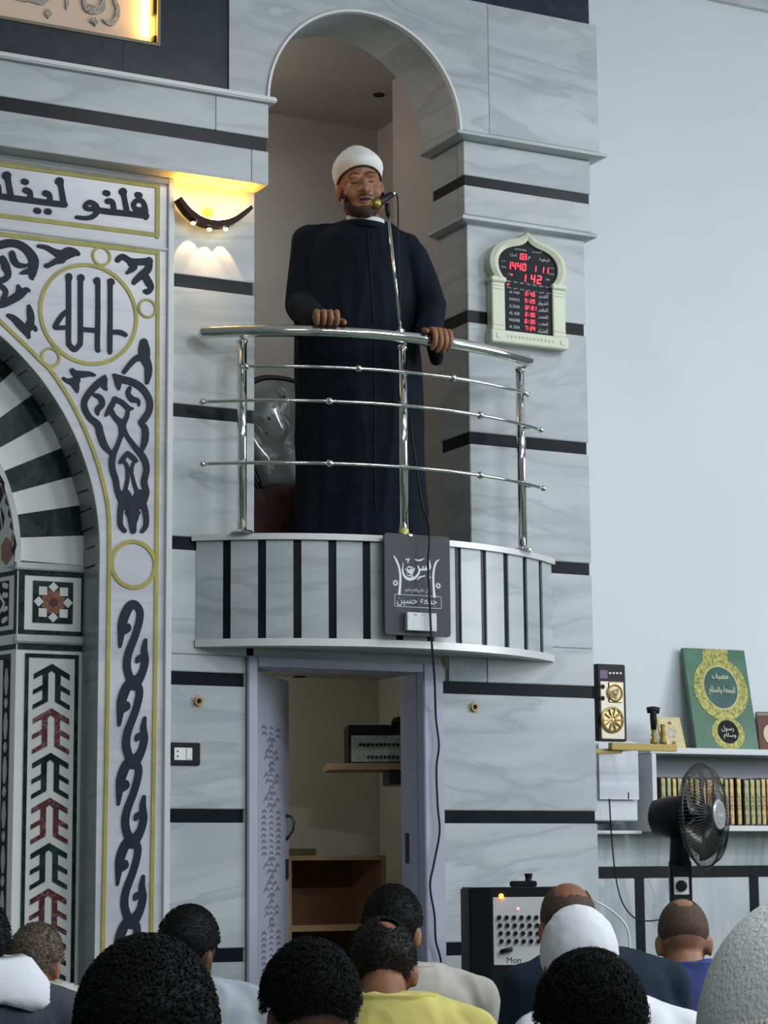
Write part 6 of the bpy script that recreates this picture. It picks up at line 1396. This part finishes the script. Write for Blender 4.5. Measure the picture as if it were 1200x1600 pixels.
tag(imam, 'man in a navy robe and white turban speaking from the balcony, hands on the rail', 'person')
# robe
rings = [((I((a+b)/2, y, o_)), CR, CF, (b-a)/2*MPX, d) for y, a, b, d, o_ in ((842, 461, 668, 0.175, 0), (760, 463, 665, 0.18, 0.0), (660, 463, 661, 0.19, 0.01), (580, 462, 657, 0.195, 0.015), (510, 462, 652, 0.185, 0.02), (450, 468, 648, 0.165, 0.01), (405, 474, 646, 0.145, 0), (378, 482, 638, 0.12, 0), (362, 508, 616, 0.095, 0), (352, 535, 600, 0.075, 0.01))]
hem = rings[0]; rings = [(Vector((hem[0].x, hem[0].y, 2.165)), CR, CF, hem[3]*1.02, hem[4]*1.02)]+rings
rc = []
tcap(rc, I(512, 367, 0), 0.048, I(481, 379, 0), 0.064); tcap(rc, I(612, 374, 0), 0.050, I(643, 402, 0), 0.064)
tcap(rc, I(481, 379, 0), 0.064, I(469, 478, 0.05), 0.060); tcap(rc, I(469, 478, 0.05), 0.060, wl+ZZ*0.004-ol*0.015, 0.047)
tcap(rc, I(643, 402, 0), 0.064, I(676, 478, 0.03), 0.058); tcap(rc, I(676, 478, 0.03), 0.058, wr+ZZ*0.002-orr*0.015, 0.046)
tcap(rc, I(478, 500, 0.10), 0.045, I(480, 548, 0.10), 0.028); tcap(rc, I(674, 500, 0.10), 0.045, I(681, 562, 0.12), 0.024)
tcap(rc, I(548, 360, 0), 0.044, I(486, 371, 0), 0.050); tcap(rc, I(598, 362, 0), 0.044, I(636, 386, 0), 0.052)
robe = blob('robe', rc, [], [rings], 0.0075, ROBE, imam, 8)
folds(robe, 0.008, 3.0, 8.0, 1.5)
robe.data.update()
# placket, seams and collar
pk = [I(x, y, 0) for x, y in ((575, 356), (577, 400), (581, 450), (584, 520), (585, 640), (586, 780))]
from mathutils.bvhtree import BVHTree
dg_ = bpy.context.evaluated_depsgraph_get(); bpy.context.view_layer.update(); bvh = BVHTree.FromObject(robe, bpy.context.evaluated_depsgraph_get())
def on_robe(px, py, lift=0.002):
    d = ray(px, py).normalized(); h = bvh.ray_cast(CAM-base, d); return (h[0]+base-d*lift) if h[0] else I(px, py, 0.18)
mb = MB(); mb.tube([on_robe(x, y) for x, y in cr_spline([(575, 358), (576, 380), (579, 420), (582, 470), (584, 505)], 5)], 0.0028, 6)
mb.tube([on_robe(x, y) for x, y in cr_spline([(585, 540), (586, 620), (586, 700), (587, 800)], 5)], 0.0028, 6); mb.build('placket', mat('placket_shadow', (0.003, 0.005, 0.010), 0.9), robe, True)
def neckring(nm, cy, r, h, m, par, tilt=0.10):
    V = []; n = 40; c = I(571, cy, 0.03)
    for rr_, z_ in ((r*0.97, -h), (r*1.02, -h), (r, h), (r*0.95, h)):
        for i in range(n):
            a = 2*math.pi*i/n; V.append(c+CR*(rr_*math.cos(a))+CF*(rr_*0.98*math.sin(a))+ZZ*(z_+tilt*rr_*math.sin(a)*1.0-0.10*rr_*math.cos(a)))
    return mk(nm, V, [(j*n+i, j*n+(i+1) % n, ((j+1) % 4)*n+(i+1) % n, ((j+1) % 4)*n+i) for j in range(4) for i in range(n)], m, par, True)
neckring('white_collar', 347, 0.078, 0.014, mat('white_collar_cloth', (0.66, 0.68, 0.72), 0.8), imam)
neckring('robe_collar', 354, 0.086, 0.014, ROBE, robe)
# turban
TW = mat('white_turban', (0.78, 0.79, 0.78), 0.8, var=0.04, vscale=14, bump=0.12, bscale=20); V = []; n = 44
prof = [(0.080, 0.094, 0.010, 0.046), (0.087, 0.101, 0.028, 0.044), (0.0935, 0.105, 0.050, 0.032), (0.0935, 0.104, 0.066, 0.022), (0.086, 0.095, 0.088, 0.010), (0.071, 0.078, 0.110, 0.002), (0.051, 0.056, 0.129, 0.0), (0.027, 0.030, 0.143, 0.0), (0.008, 0.009, 0.149, 0.0), (0.001, 0.001, 0.150, 0.0)]
for (rx, ry, z_, sl) in prof:
    for i in range(n):
        a = 2*math.pi*i/n; V.append(HF(rx*k*math.cos(a), -0.010*k+ry*k*math.sin(a), (z_+sl*math.sin(a))*k))
tb = mk('turban', V, [(j*n+i, j*n+(i+1) % n, (j+1)*n+(i+1) % n, (j+1)*n+i) for j in range(len(prof)-1) for i in range(n)]+[tuple(range(n-1, -1, -1))], TW, imam, True)
MB().tube([HF(0.0805*k*math.cos(a), -0.010*k+0.0945*k*math.sin(a), (0.0090+0.046*math.sin(a))*k) for a in [2*math.pi*i/40 for i in range(41)]], 0.004, 6, False).build('turban_lining', mat('maroon_felt', (0.05, 0.012, 0.012), 0.9), tb, True)
# beard, brows, lashes, lips
BE = mat('short_beard', (0.030, 0.024, 0.022), 0.8, var=0.5, vscale=90, vcol=(0.09, 0.055, 0.04), spec=0.2)
bvh = BVHTree.FromObject(imam, bpy.context.evaluated_depsgraph_get())
def on_face(x, z, lift=0.001):
    o = HF(x, 0.25, z)-base; h = bvh.ray_cast(o, -HF.f); return (h[0]+base+HF.f*lift) if h[0] else HF(x, 0.09, z)
V = []; F_ = []; nx, nz = 29, 14
xs_ = [-0.072+0.144*i/(nx-1) for i in range(nx)]
for j in range(nz):
    for x in xs_:
        t = abs(x)/0.072; top = -0.090+0.062*max(0, t-0.45)**1.3*1.9; bot = -0.136+0.050*t*t; z = bot+(top-bot)*j/(nz-1)
        V.append(on_face(x*k, z*k, 0.0022 if 0 < j < nz-1 else 0.0))
F_ = [(j*nx+i, j*nx+i+1, (j+1)*nx+i+1, (j+1)*nx+i) for j in range(nz-1) for i in range(nx-1)]
bd_ = mk('beard', V, F_, BE, imam, True)
def facestrip(nm, pts, r, m):
    MB().tube([on_face(x*k, z*k, 0.0006) for x, z in cr_spline(pts, 4)], [r*(0.55+0.45*math.sin(math.pi*i/(len(cr_spline(pts, 4))-1))) for i in range(len(cr_spline(pts, 4)))], 6).build(nm, m, imam, True)
DKH = mat('brow_hair', (0.05, 0.022, 0.014), 0.8)
for s_ in (-1, 1):
    facestrip('eyebrow', [(s_*0.012, 0.024), (s_*0.030, 0.029), (s_*0.050, 0.022)], 0.0042, DKH)
    facestrip('eyelashes', [(s_*0.017, -0.004), (s_*0.030, -0.0065), (s_*0.044, -0.002)], 0.0026, mat('lash_black', (0.012, 0.008, 0.006), 0.8) if s_ < 0 else bpy.data.materials['lash_black'])
facestrip('moustache', [(-0.030, -0.060), (-0.012, -0.052), (0, -0.054), (0.012, -0.052), (0.030, -0.060)], 0.0032, BE)
facestrip('mouth_opening', [(-0.022, -0.068), (0, -0.067), (0.022, -0.068)], 0.0062, mat('mouth_dark', (0.02, 0.006, 0.006), 0.6))
facestrip('lower_lip', [(-0.022, -0.073), (0, -0.078), (0.022, -0.073)], 0.0062, mat('lip_brown', (0.30, 0.12, 0.09), 0.45))
